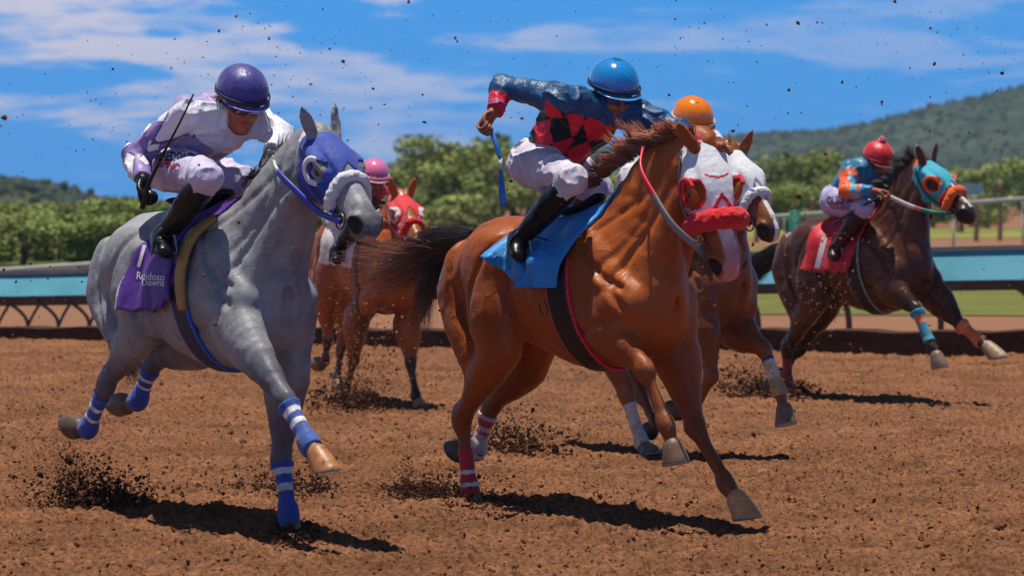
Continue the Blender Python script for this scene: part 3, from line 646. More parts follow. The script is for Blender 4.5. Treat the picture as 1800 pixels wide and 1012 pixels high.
def make_jockey(sp, fr, hctx):
    root = empty('person', tuple(fr.O), -fr.a); tag(root, sp['label'], 'person', 'jockeys riding in the race')
    P = fr.P; D = fr.D; j = {k: P(*v) for k, v in sp['j'].items()}; h = sp.get('vox', .007)
    hc, sa = j['head'], un(j['osh']-j['nsh'])
    x = un(D(sp['look'])); z = D(sp['up']); z = un(z-(z@x)*x); M = np.stack([x, np.cross(z, x), z], 1); HT = lambda v: hc+M@(np.asarray(v, float)*sp.get('hs', 1.))
    face = xf(face_prims(), M, hc, sp.get('hs', 1.))
    pel, ch_, nk = j['pelvis'], j['chest'], j['neck']; mid = lerp(pel, ch_, .5)+np.asarray(sp.get('hump', (0, 0, .03)))
    spine = un(ch_-pel)
    torso = [ch([pel, lerp(pel, mid, .6), mid, ch_, lerp(ch_, nk, .8)], [.150, .135, .140, .165, .075], [.120, .105, .108, .115, .065], side=sa, k=.04, n=5),
             ch([j['nsh'], lerp(j['nsh'], j['osh'], .5)+(j['neck']-lerp(j['nsh'], j['osh'], .5))*.4, j['osh']], [.062, .07, .062], k=.05)]
    neck = [ch([lerp(ch_, nk, .6), nk, HT((-.03, 0, -.05))], [.06, .055, .056], k=.03)]
    arms, hands = [], []
    for c in 'no':
        s, e, w = j[c+'sh'], j[c+'el'], j[c+'wr']
        arms.append(ch([s, lerp(s, e, .3), lerp(s, e, .7), e], [.062, .056, .046, .040], k=.03, n=3)); arms.append(ch([e, lerp(e, w, .3), lerp(e, w, .8), w], [.040, .042, .030, .026], k=.012, n=3))
        hd = sp['hand'][c]; hands.append(hand_prims(w, w-e if hd.get('d') is None else D(hd['d']), D(hd['n']), D(hd['t']), sc=1.))
    legs, feet = [], []
    for c in 'no':
        s_ = -1 if c == 'n' else 1; hp = pel+sa*s_*.09; k_, a, t = j[c+'kn'], j[c+'an'], j[c+'to']
        legs.append(ch([hp, lerp(hp, k_, .35), lerp(hp, k_, .8), k_], [.105, .098, .072, .062], k=.03, n=4))
        sh_ = [ch([k_, lerp(k_, a, .25), lerp(k_, a, .45), lerp(k_, a, .85), a], [.058, .056, .055, .038, .036], k=.02, n=3)]
        f = un(t-a); heel = a-f*.045-un(k_-a)*.045
        sh_ += [ch([heel, lerp(heel, t, .5), t], [.030, .036, .028], [.028, .030, .018], side=np.cross(f, un(k_-a)), k=.02, n=3), ch([a, lerp(heel, t, .45)], [.036, .034], k=.02)]
        feet.append(sh_)
    allp = torso+neck+arms+hands[0]+hands[1]+legs+feet[0]+feet[1]+face
    skin = s2l(sp.get('skin', (170, 100, 75)))
    def sk(V):
        hv = (V-hc)@M; c = np.tile(skin, (len(V), 1)); n = vnoise(V[:, 0], V[:, 1], V[:, 2], 40)[:, None]; c = c*(1+.1*n)
        lips = (np.abs(hv[:, 2]+.064) < .011) & (np.abs(hv[:, 1]) < .026) & (hv[:, 0] > .078); c = np.where(lips[:, None], c*np.array([.95, .62, .62]), c)
        brow = (np.abs(hv[:, 2]-.028) < .006) & (np.abs(hv[:, 1]) > .012) & (hv[:, 0] > .06); c = np.where(brow[:, None], s2l((40, 28, 24)), c)
        hair = (hv[:, 0] < -.005-.4*(hv[:, 2])) & (hv[:, 2] > -.055) & (hv[:, 2] < .2) & (np.abs(hv[:, 1]) < .10) & (np.linalg.norm(hv, axis=1) < .16)
        return np.where(hair[:, None], s2l((38, 28, 26)), c)
    build('body', allp, sp.get('bvox', .0065), MATS['skin'], root, color=sk, relax=0)
    # shirt
    amp = sp.get('fold', .010); seed = sp['seed']
    def wrk(F, X, Y, Z):
        w = vnoise(X, Y, Z, 5, seed+4)*.06; n = vnoise(X*.7+.6*Z+w, Y, Z*.7-.5*X, 13, seed); n2 = vnoise(X+w, Y*1.2-.4*Z, Z, 24, seed+1)
        return F+amp*(.7-1.7*(1-np.abs(n))**3)+amp*.5*(.5-(1-np.abs(n2))**3)
    bel = lerp(pel, ch_, -.02)
    def shirt(F, X, Y, Z):
        F = wrk(F, X, Y, Z)-.020; t = (X-pel[0])*spine[0]+(Y-pel[1])*spine[1]+(Z-pel[2])*spine[2]; F = smax(F, -(t-.045), .01)
        for c in 'no':
            e, w = j[c+'el'], j[c+'wr']; a = un(w-e); tt = (X-w[0])*a[0]+(Y-w[1])*a[1]+(Z-w[2])*a[2]; dd = np.sqrt((X-w[0])**2+(Y-w[1])**2+(Z-w[2])**2)
            F = smax(F, np.where(dd < .13, tt+sp.get('cuff', .025), -.1), .006)
        u = HT((-.02, 0, -.075)); nn = un(HT((0, 0, 0))-nk); tt = (X-nk[0])*nn[0]+(Y-nk[1])*nn[1]+(Z-nk[2])*nn[2]; dd = np.sqrt((X-nk[0])**2+(Y-nk[1])**2+(Z-nk[2])**2)
        return smax(F, np.where(dd < .12, tt-.03, -.1), .006)
    # arm parameter for colouring
    def armt(V, c):
        s, e, w = j[c+'sh'], j[c+'el'], j[c+'wr']
        def seg(a, b):
            d = b-a; L2 = d@d; t = np.clip((V-a)@d/L2, 0, 1); return t, np.linalg.norm(V-a-t[:, None]*d, axis=1)
        t1, d1 = seg(s, e); t2, d2 = seg(e, w); on = np.minimum(d1, d2); return np.where(d1 < d2, t1, 1+t2), on
    ctx = dict(j=j, pel=pel, spine=spine, sa=sa, armt=armt, front=np.cross(spine, sa), P=P)
    shirt_o = build('racing_silks', torso+arms, .0055 if h < .009 else h, MATS[sp.get('silk', 'silk')], root, clip=shirt, color=lambda V: sp['silks'](V, ctx))
    def bre(F, X, Y, Z):
        F = wrk(F, X, Y, Z)-.012
        return F
    br = build('breeches', [ch([pel, lerp(pel, mid, .45)], [.150, .135], [.120, .105], side=sa, k=.04)]+legs+[ch([j[q+'kn'], lerp(j[q+'kn'], j[q+'an'], .13)], [.058, .050], k=.02) for q in 'no'], .006 if h < .009 else h, MATS['breeches'], root, clip=bre, color=(lambda V: sp['breech'](V, ctx)) if callable(sp.get('breech')) else s2l(sp.get('breech', (205, 200, 215))))
    for c, ft in zip('no', feet):
        k_, a = j[c+'kn'], j[c+'an']; q = un(a-k_); top = k_+q*.06
        def bo(F, X, Y, Z, q=q, top=top): return smax(F-.013+vnoise(X, Y, Z, 22, 4)*.003, -((X-top[0])*q[0]+(Y-top[1])*q[1]+(Z-top[2])*q[2]), .004)
        build('boot', ft, .006 if h < .009 else h, MATS['boot'], root, clip=bo, color=s2l(sp.get('boot', (20, 20, 24))))
    if sp.get('gloves'):
        for c, hp in zip('no', hands):
            def gl(F, X, Y, Z): return F-.003
            w, e = j[c+'wr'], j[c+'el']; a = un(w-e)
            build('glove', hp+[ch([w-a*.045, w], [.031, .029], k=.01)], .0045, MATS['boot'], root, clip=gl, color=s2l(sp['gloves']))
    # helmet with cover, peak and band
    def hel(F, X, Y, Z):
        lz = (X-hc[0])*M[0, 2]+(Y-hc[1])*M[1, 2]+(Z-hc[2])*M[2, 2]; lx = (X-hc[0])*M[0, 0]+(Y-hc[1])*M[1, 0]+(Z-hc[2])*M[2, 0]; ly = (X-hc[0])*M[0, 1]+(Y-hc[1])*M[1, 1]+(Z-hc[2])*M[2, 1]
        pl = np.abs(np.sin(7*np.arctan2(ly, lx)+4*vnoise(X, Y, Z, 9, 2)))*sp.get('pleat', .001)*np.clip(1-lz*0, 0, 1)
        return smax(F+pl, -(lz-.034+.30*(lx+.0)*(lx < 0)), .006)
    hs = sp.get('hs', 1.)
    helm = build('helmet', [el(HT((-.012, 0, .062)), np.array((.133, .115, .112))*hs, M, k=.01)], .005, MATS[sp.get('hmat', 'helmet')], root, clip=hel, color=lambda V: sp['helmc'](V, (V-hc)@M/hs))
    pk = [HT((.128*math.cos(a)+.014*math.cos(a), .112*math.sin(a), .036-.008*math.cos(a))) for a in np.linspace(-1.25, 1.25, 9)]
    strap('helmet_peak', pk, [.010, .030, .040, .030, .010], .006, MATS[sp.get('hmat', 'helmet')], helm, side=[un(M@np.array((math.cos(a), math.sin(a), -.16))) for a in np.linspace(-1.25, 1.25, 9)], n=3, col=s2l(sp['peak']))
    if 'band' in sp:
        bp = [HT((.138*math.cos(a)-.006, .120*math.sin(a), .050)) for a in np.linspace(0, 2*math.pi, 17)[:-1]]
        strap('helmet_band', bp, .018, .006, MATS['leather'], helm, side=M[:, 2], closed=True, n=2, col=s2l(sp['band']))
    if 'pom' in sp:
        def fz(F, X, Y, Z): return F+vnoise(X, Y, Z, 70, 2)*.008
        build('pompom', [el(HT((-.01, 0, .185)), (.030, .030, .028), k=.01)], .005, MATS['fleece'], helm, clip=fz, color=lambda V: np.where((vnoise(V[:, 0], V[:, 1], V[:, 2], 60) > .1)[:, None], s2l((245, 190, 205)), s2l((225, 60, 110))))
    # goggles: lens and strap
    gp = [HT((.093*math.cos(a)+.006, .083*math.sin(a), .004)) for a in np.linspace(-1.15, 1.15, 9)]
    gl_ = strap('goggles', gp, [.024, .040, .044, .036, .034, .036, .044, .040, .024], .010, MATS['lens'], root, side=M[:, 2], n=3, col=s2l(sp.get('lens', (14, 14, 20))))
    for s in (1, -1):
        strap('goggle_strap', [HT((.036, s*.080, .004)), HT((-.02, s*.088, .012)), HT((-.075, s*.066, .016))], .020, .004, MATS['leather'], gl_, side=M[:, 2], col=s2l((30, 28, 32)))
        strap('chin_strap', [HT((.0, s*.088, .02)), HT((.012, s*.076, -.05)), HT((.045, s*.035, -.118)), HT((.058, 0, -.126))], .014, .004, MATS['leather'], helm, side=M[:, 0], col=s2l((30, 26, 30)))
    ctx.update(root=root, HT=HT, M=M, shirt=shirt_o, breeches=br, hands=hands, D=D)
    return ctx
def make_whip(fr, pts, rs, label, cols, name='riding_whip'):
    root = empty(name, tuple(fr.O), -fr.a); tag(root, label, 'whip')
    p = [np.asarray(q) for q in pts]
    for nm, i0, i1, c, flat in cols:
        seg = p[i0:i1+1]; r = rs[i0:i1+1]
        strap(nm, seg, [2*a for a in r], flat*2*np.mean(r), MATS['leather'], root, side=fr.D((0, 0, 1)) if abs((seg[-1]-seg[0])[2]) < .05 else fr.D((1, -.2, 0)), n=6, col=s2l(c))
    return root

# ------------------------------------------------------------------ saddle cloth, saddle, girth
def make_cloth(hc, sp, fr):
    T = hc['T']; trunk = hc['trunk']+hc['shoulder'][len(hc['trunk']):]; seed = sp['seed']
    x0, x1, zb = sp['x0'], sp['x1'], sp['zb']
    def clip(F, X, Y, Z):
        dn = np.clip((1.46-Z)/sp.get('drop', .5), 0, 1); n = vnoise(X*1.6, Y*.3, Z*.45, 13, seed); n2 = vnoise(X, Y, Z, 9, seed+3)
        off = .016+sp.get('flare', .03)*dn*dn+dn*(n*sp.get('wave', .018)+n2*.012)
        xs = X+sp.get('slant', 0)*(1.45-Z)
        R = np.maximum(np.maximum(x0+.05*vnoise(Z*0+X*0, Y, Z, 6, seed+5)*dn-xs, xs-x1), zb+sp.get('zs', .0)*(xs-x0)+.02*n-Z)
        F2 = smax(F-off, R, .006)
        return np.maximum(F2, -(F-off+.020))
    lo = T((x0-.12, -.45, zb-.08)); hi = T((x1+.15, .45, 1.70))
    o = build('saddle_cloth', trunk, .008 if sp.get('vox', 0) == 0 else sp['vox'], MATS['cloth'], None, clip=clip, color=(lambda V: sp['col'](V)), lo=np.minimum(lo, hi), hi=np.maximum(lo, hi))
    o.location = tuple(fr.O); o.rotation_euler = (0, 0, -fr.a); tag(o, sp['label'], 'saddle cloth', 'saddle cloths on the racehorses'); return o
def make_saddle(hc, sp, fr):
    T = hc['T']; root = empty('racing_saddle', tuple(fr.O), -fr.a); tag(root, sp['label'], 'saddle', 'racing saddles')
    tz = sp.get('top', 1.555)
    seat = [ch([T((-.34, 0, tz+.05)), T((-.22, 0, tz+.015)), T((-.08, 0, tz+.02)), T((.03, 0, tz+.075))], [.13, .12, .09, .05], [.022, .024, .026, .022], k=.02)]
    build('saddle_seat', seat, .008, MATS['boot'], root, color=s2l(sp.get('c', (22, 20, 22))))
    if 'pad' in sp:    # ribbed pad edge showing in front of the saddle
        pts = [T((.125, s*yy, zz)) for s, yy, zz in ((1, .33, 1.12), (1, .30, 1.36), (1, .17, 1.52), (1, 0, 1.60), (-1, .17, 1.52), (-1, .30, 1.36), (-1, .33, 1.12))]
    # girth round the barrel
    g0, g1 = sp['girth']; gs = sp.get('gslant', 0)
    def clip(F, X, Y, Z):
        xs = X+gs*(1.2-Z); R = np.maximum(g0-xs, xs-g1); F2 = smax(F-.015, np.maximum(R, Z-1.30), .005); return np.maximum(F2, -(F-.015+.018))
    def gc(V):
        xs = V[:, 0]+gs*(1.2-V[:, 2]); w = g1-g0; e = np.minimum(xs-g0, g1-xs)
        return np.where((e < sp.get('ew', .014))[:, None], s2l(sp['edge']), s2l(sp['mid']))
    lo = T((g0-.35, -.42, .55)); hi = T((g1+.35, .42, 1.35))
    build('girth', hc['trunk']+[p for p in hc['shoulder'][len(hc['trunk']):]], .007 if not sp.get('far') else .01, MATS['cloth'], root, clip=clip, color=gc, lo=np.minimum(lo, hi), hi=np.maximum(lo, hi))
    for pts in sp.get('stirrups', ()):
        a, b = np.asarray(pts[0]), np.asarray(pts[1]); strap('stirrup_leather', [a, lerp(a, b, .5)+(0, 0, 0), b], .020, .006, MATS['leather'], root, side=(1, 0, 0), col=s2l((28, 24, 26)))
        f = np.asarray(pts[2]); s = un(np.cross(f, (0, 0, 1))); u = np.array([0, 0, 1.])
        c = [b, b+s*.045-u*.035, b+s*.058-u*.10, b+s*.05-u*.125, b-s*.05-u*.125, b-s*.058-u*.10, b-s*.045-u*.035]
        strap('stirrup_iron', c, .010, .014, MATS['metal'], root, side=f, closed=True, n=4)
    return root
# ------------------------------------------------------------------ materials
def coat(name, rough):
    m = mat('coat_'+name, None, rough, noise=(34, .10), bump=(130, .40, .0022), bump2=(16, .35, .014), spec=.34, sheen=.03)
    nt = m.node_tree; L = nt.links.new; b = nt.nodes['Principled BSDF']; tc = N(nt, 'ShaderNodeTexCoord')      # veins and fine skin creases
    n = N(nt, 'ShaderNodeTexNoise', Scale=5.0, Detail=1.5, Roughness=.5, Distortion=.6); L(tc.outputs['Object'], n.inputs['Vector'])
    a = N(nt, 'ShaderNodeMath', operation='SUBTRACT'); a.inputs[1].default_value = .5; L(n.outputs[0], a.inputs[0]); a2 = N(nt, 'ShaderNodeMath', operation='ABSOLUTE'); L(a.outputs[0], a2.inputs[0])
    r = N(nt, 'ShaderNodeMapRange', interpolation_type='SMOOTHSTEP'); r.inputs['From Min'].default_value = 0; r.inputs['From Max'].default_value = .020; r.inputs['To Min'].default_value = 1; r.inputs['To Max'].default_value = 0; L(a2.outputs[0], r.inputs[0])
    bp = N(nt, 'ShaderNodeBump', Strength=.22, Distance=.004); L(r.outputs[0], bp.inputs['Height']); L(b.inputs['Normal'].links[0].from_socket, bp.inputs['Normal']); L(bp.outputs[0], b.inputs['Normal'])
    return m
MATS = dict(coat=coat, eye=mat('eye', (14, 9, 8), .06, noise=None, bump=None, coat=.6), hoof=mat('hoof', None, .5, bump=(60, .3, .004)),
    wrap=mat('wrap', None, .72, noise=(60, .10), bump=(220, .4, .002), bump2=(28, .4, .008), sheen=.2), hood=mat('hood_cloth', None, .74, noise=(40, .08), bump=(240, .3, .002), bump2=(22, .5, .010), sheen=.15),
    fleece=mat('fleece', None, .95, noise=(90, .18), bump=(160, .9, .006), sheen=.2), leather=mat('leather', None, .45, noise=(50, .12), bump=(150, .25, .002)),
    metal=mat('steel', (120, 116, 112), .38, noise=None, bump=None, metal=1), plastic=mat('plastic', None, .3, noise=None, bump=None),
    skin=mat('skin', None, .5, noise=(30, .08), bump=(180, .15, .002), subs=.12), silk=mat('silk', None, .46, noise=(16, .05), bump=(14, .55, .014), bump2=(34, .4, .007), sheen=.1),
    nylon=mat('nylon', None, .46, noise=(16, .06), bump=(20, .7, .014), bump2=(52, .5, .007)), breeches=mat('breeches', None, .55, noise=(20, .05), bump=(15, .5, .014), bump2=(38, .4, .007), sheen=.05),
    boot=mat('boot', None, .34, noise=(24, .1), bump=(22, .45, .010), spec=.35), helmet=mat('helmet', None, .16, noise=None, bump=(14, .12, .008), coat=.8), helmcloth=mat('helmet_cover', None, .42, noise=(30, .05), bump=(26, .6, .008), sheen=.2),
    lens=mat('lens', None, .08, noise=None, bump=None, coat=1), cloth=mat('saddle_cloth', None, .55, noise=(30, .06), bump=(18, .45, .012), bump2=(200, .25, .002), sheen=.05), hair=mat('hair', None, .42, noise=None, bump=None, sheen=.2),
    print=mat('print', (20, 18, 26), .6, noise=None, bump=None), print_red=mat('print_red', (170, 26, 50), .6, noise=None, bump=None), print_white=mat('print_white', (225, 222, 230), .6, noise=None, bump=None))

def c3(V, c): return np.tile(s2l(c), (len(V), 1))
def mixc(a, b, t): t = np.clip(t, 0, 1)[:, None]; return a*(1-t)+b*t
def legdark(V, c, ctx, dark, above=.10, soft=.16, keys=LEGN):
    """dark points below knee and hock"""
    for k in keys:
        J = ctx['J'][k]; a, b = J['kn'], J['fetlock']; d = un(b-a); t = (V-a)@d
        top = J.get('elbow', J.get('stifle')); q = np.linalg.norm(np.cross(V-a, d), axis=1)
        u = un(a-top); tt = (V-a)@u; near = np.linalg.norm(V-a, axis=1)
        lower = (t > -.02) & (q < .13); w = np.where(lower, 1., 0.)
        qq = np.linalg.norm(np.cross(V-a, u), axis=1); w = np.maximum(w, np.where((qq < .12) & (tt < .02) & (tt > -.35), fade(-above-soft, -above+.02, tt), 0)); w = np.maximum(w, (np.linalg.norm(V-J['coronet'], axis=1) < .12)*1.)
        c = mixc(c, c3(V, dark), w)
    return c

# ---- grey horse
FG = Frame(55, 396, 15.25)
def grey_col(V, hv, ctx):
    X, Y, Z = V.T; n = vnoise(X, Y, Z, 13, 1); n2 = vnoise(X, Y, Z, 42, 2); n3 = vnoise(X, Y, Z, 95, 3); c = c3(V, (140, 142, 147))
    c = mixc(c, c3(V, (104, 106, 114)), .45*fade(-.3, .6, n)+.18*fade(.1, .6, n2))
    c = mixc(c, c3(V, (170, 172, 178)), .35*fade(.25, .6, n3)*fade(-.3, .2, n2))
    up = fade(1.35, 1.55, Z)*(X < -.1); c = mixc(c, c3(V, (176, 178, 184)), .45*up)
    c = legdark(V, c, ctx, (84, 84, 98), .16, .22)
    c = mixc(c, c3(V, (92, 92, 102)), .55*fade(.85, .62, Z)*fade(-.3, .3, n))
    hx = hv[:, 0]; hm = (np.linalg.norm(hv-(.3, 0, -.08), axis=1) < .42) & (hx > .33) & (np.abs(hv[:, 1]) < .12)
    c = np.where(hm[:, None], mixc(c3(V, (150, 150, 158)), c3(V, (78, 76, 86)), fade(.42, .58, hx)*.8+.25*n2+.2*(np.abs(hv[:, 1]) > .045)), c)
    pk = hm & (hx > .55) & (np.abs(hv[:, 1]) < .03) & (hv[:, 2] < -.09); c = np.where(pk[:, None], s2l((170, 140, 140)), c)
    return c
def grey_hood(V, hv):
    c = c3(V, (34, 64, 158)); x, y, z = hv.T
    c = np.where(((x > .315) & (z > -.10) | (x < -.018) & (z > -.02) | (x < -.012))[:, None], s2l((225, 225, 232)), c)
    return c
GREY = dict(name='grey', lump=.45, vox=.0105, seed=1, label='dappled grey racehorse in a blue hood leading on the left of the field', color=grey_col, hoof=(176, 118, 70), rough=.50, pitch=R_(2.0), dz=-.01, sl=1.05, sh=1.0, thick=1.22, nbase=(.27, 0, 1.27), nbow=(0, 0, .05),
    poll=(569, 232, .05), nose=(.42, -.60, -.63), face=(.35, -.5, .8), hs=1.0, ears=((-.75, .0, .7), (-.45, -.5, .75)),
    legs=dict(nf=dict(elbow=(404, 560, -.18), knee=(502, 703, -.20), fetlock=(545, 782, -.19), coronet=(560, 801, -.19), toe=(600, 826, -.19), heel=(549, 834, -.18)),
              of=dict(elbow=(505, 625, .14), knee=(495, 805, .13), fetlock=(507, 903, .12), coronet=(511, 930, .12), toe=(521, 950, .12), heel=(499, 948, .12)),
              nh=dict(stifle=(262, 555, -.19), hock=(186, 676, -.17), fetlock=(155, 752, -.16), coronet=(138, 752, -.16), toe=(114, 735, -.16), heel=(128, 768, -.16), hcol=(92, 68, 50)),
              oh=dict(stifle=(352, 600, .18), hock=(270, 634, .15), fetlock=(243, 703, .13), coronet=(222, 711, .13), toe=(195, 700, .13), heel=(205, 724, .13), hcol=(104, 76, 56))),
    wraps=dict(nf=dict(c=(38, 86, 170), st=((.16, .27, (235, 235, 240)), (.42, .54, (235, 235, 240))), t=(.12, 1.), past=.035), of=dict(c=(36, 66, 160), st=((.12, .24, (200, 205, 215)), (.42, .56, (200, 205, 215))), t=(.08, 1.), past=.06),
               nh=dict(c=(36, 80, 175), st=((.28, .38, (235, 235, 240)), (.6, .68, (235, 235, 240))), t=(.22, 1.), past=.04), oh=dict(c=(36, 80, 175), st=((.24, .33, (235, 235, 240)), (.48, .55, (235, 235, 240))), t=(.2, 1.), past=.04)),
    hood=dict(col=grey_hood, x1=.315, notch=.06, cups=(-1,), arc=(110, 300), trim=(225, 225, 235), flare=.03), roll=dict(r=.030, x=.325, col=lambda V, h: c3(V, (215, 215, 222))), bridle=dict(c=(38, 52, 140), throat=(225, 225, 235)))

# ---- chestnut horse
FC = Frame(50, 1050, 15.68)
def chest_col(V, hv, ctx):
    X, Y, Z = V.T; n = vnoise(X, Y, Z, 5, 1); c = mixc(c3(V, (172, 88, 28)), c3(V, (134, 62, 18)), .5+.5*n)
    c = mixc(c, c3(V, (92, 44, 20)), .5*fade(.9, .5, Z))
    x, y, z = hv.T; bl = (x > .05) & (z > -.10) & (np.abs(y+.006*np.sin(x*20)) < .020+.008*fade(.3, .45, x)) & (x < .75); c = np.where(bl[:, None], s2l((225, 214, 214)), c)
    sn = fade(.40, .52, x+.03*vnoise(X, Y, Z, 40))*fade(.040, .022, np.abs(y)+.010*vnoise(X, Y, Z, 35))*(np.abs(z+.1) < .13); return mixc(c, c3(V, (200, 128, 134)), sn)
def chest_hood(V, hv):
    x, y, z = hv.T; c = c3(V, (222, 222, 230)); r = np.sqrt((x-.216)**2+(z+.058)**2)
    c = np.where(((r < .078) & (np.abs(y) > .040))[:, None], s2l((205, 24, 44)), c)
    c = np.where((((np.abs(x-.335+.07*np.maximum(1-np.abs(y)/.045, 0)) < .016) & (z > -.1)) | ((np.abs(x-.180+.022*(y/.05)**2) < .006) & (np.abs(y) < .05) & (z > -.05)) | (x < -.02))[:, None], s2l((200, 26, 50)), c); return c
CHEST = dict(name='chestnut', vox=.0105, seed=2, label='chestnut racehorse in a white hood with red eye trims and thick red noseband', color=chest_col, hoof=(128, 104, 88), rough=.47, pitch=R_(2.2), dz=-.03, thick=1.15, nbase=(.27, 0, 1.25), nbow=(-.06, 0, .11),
    poll=(1243, 254, .06), nose=(.13, -.22, -.60), face=(.34, -.88, .1), hs=1.05, ears=((-.30, .1, -.95), (-.8, -.5, .25)), earl=.135,
    legs=dict(nf=dict(elbow=(1060, 560, -.17), knee=(1134, 650, -.19), fetlock=(1172, 748, -.19), coronet=(1183, 789, -.19), toe=(1212, 812, -.19), heel=(1164, 822, -.18), hcol=(116, 88, 68)),
              of=dict(elbow=(1185, 610, .15), knee=(1222, 748, .14), fetlock=(1276, 850, .13), coronet=(1296, 879, .13), toe=(1338, 908, .13), heel=(1289, 917, .13), hcol=(190, 142, 92)),
              nh=dict(stifle=(880, 610, -.19), hock=(812, 734, -.15), fetlock=(826, 862, -.13), coronet=(832, 886, -.13), toe=(846, 903, -.13), heel=(822, 903, -.13)),
              oh=dict(stifle=(925, 640, .18), hock=(862, 716, .15), fetlock=(838, 792, .13), coronet=(818, 795, .13), toe=(790, 780, .13), heel=(800, 803, .13), hcol=(70, 55, 48))),
    wraps=dict(nh=dict(c=(176, 26, 46), st=((.50, .60, (215, 205, 210)), (.80, .89, (215, 205, 210))), t=(.42, 1.), past=.05), oh=dict(c=(190, 175, 175), st=((.1, .3, (186, 50, 56)), (.42, .52, (176, 60, 60))), t=(.16, 1.), past=.04)),
    hood=dict(col=chest_hood, x1=.345, notch=.07, cups=(1, -1), arc=(100, 350), trim=(206, 26, 46), flare=.02, tr=.010, eye=.064), roll=dict(r=.052, x=.375, arch=-.02, col=lambda V, h: c3(V, (214, 22, 34))), bridle=dict(c=(128, 122, 122), throat=(128, 122, 122)), hvox=.006)

# ---- bay horse with orange noseband, far right
FB = Frame(50, 1537, 24.6)
def bay_col(V, hv, ctx):
    X, Y, Z = V.T; n = vnoise(X, Y, Z, 5, 3); c = mixc(c3(V, (92, 50, 30)), c3(V, (62, 34, 24)), .5+.5*n); c = legdark(V, c, ctx, (30, 25, 28), -.02, .25)
    x, y, z = hv.T; bl = (x > .08) & (z > -.09) & (np.abs(y) < .016) & (x < .55); c = np.where(bl[:, None], s2l((215, 205, 200)), c)
    mz = (x > .46) & (np.abs(y) < .1) & (np.abs(z+.1) < .12) & ~bl; return np.where(mz[:, None], mixc(c, c3(V, (40, 30, 30)), fade(.46, .54, x)), c)
def hood_simple(base, trim, ey):
    def f(V, hv):
        x, y, z = hv.T; c = c3(V, base); r = np.sqrt((x-.216)**2+(z+.058)**2); c = np.where(((r < .067) & (np.abs(y) > .045))[:, None], s2l(ey), c)
        return np.where(((x > .318) | (x < -.02))[:, None], s2l(trim), c)
    return f
BAY = dict(name='bay', vox=.013, seed=3, label='dark bay racehorse in a turquoise hood and orange noseband at the far right', color=bay_col, hoof=(120, 98, 84), rough=.36, pitch=R_(3.5), dz=-.075, sl=.89, thick=1.12, nbase=(.27, 0, 1.27), nbow=(0, 0, .07), hvox=.008,
    poll=(1630, 283, .04), nose=(.56, -.52, -.62), face=(.45, -.5, .75), hs=.98, ears=((-.5, .10, .9), (-.75, -.45, .75)),
    legs=dict(nf=dict(elbow=(1560, 500, -.18), knee=(1611, 545, -.18), fetlock=(1637, 607, -.18), coronet=(1647, 628, -.18), toe=(1667, 645, -.18), heel=(1638, 650, -.17)),
              of=dict(elbow=(1640, 516, .14), knee=(1690, 571, .12), fetlock=(1724, 600, .12), coronet=(1738, 611, .12), toe=(1769, 628, .12), heel=(1742, 633, .12), hcol=(150, 125, 100)),
              nh=dict(stifle=(1432, 525, -.18), hock=(1384, 612, -.14), fetlock=(1384, 672, -.12), coronet=(1387, 684, -.12), toe=(1396, 694, -.12), heel=(1380, 694, -.12)),
              oh=dict(stifle=(1450, 540, .18), hock=(1404, 612, .15), fetlock=(1374, 664, .14), coronet=(1362, 672, .14), toe=(1348, 674, .14), heel=(1354, 684, .14))),
    wraps=dict(nf=dict(c=(30, 140, 170), st=((.18, .42, (196, 120, 90)),), t=(.02, .9), past=0), of=dict(c=(232, 110, 62), st=((.2, .3, (240, 150, 120)), (.5, .6, (222, 96, 50))), t=(.0, 1.05), past=.0), nh=dict(c=(150, 30, 40), st=(), t=(.3, 1.), past=.04)),
    hood=dict(col=hood_simple((40, 165, 190), (226, 92, 40), (226, 84, 44)), x1=.335, notch=.06, cups=(1, -1), arc=(60, 330), trim=(228, 84, 44), tr=.010, flare=.025), roll=dict(r=.036, x=.37, col=lambda V, h: c3(V, (230, 96, 36))), bridle=dict(c=(30, 60, 56), throat=(120, 190, 180)))

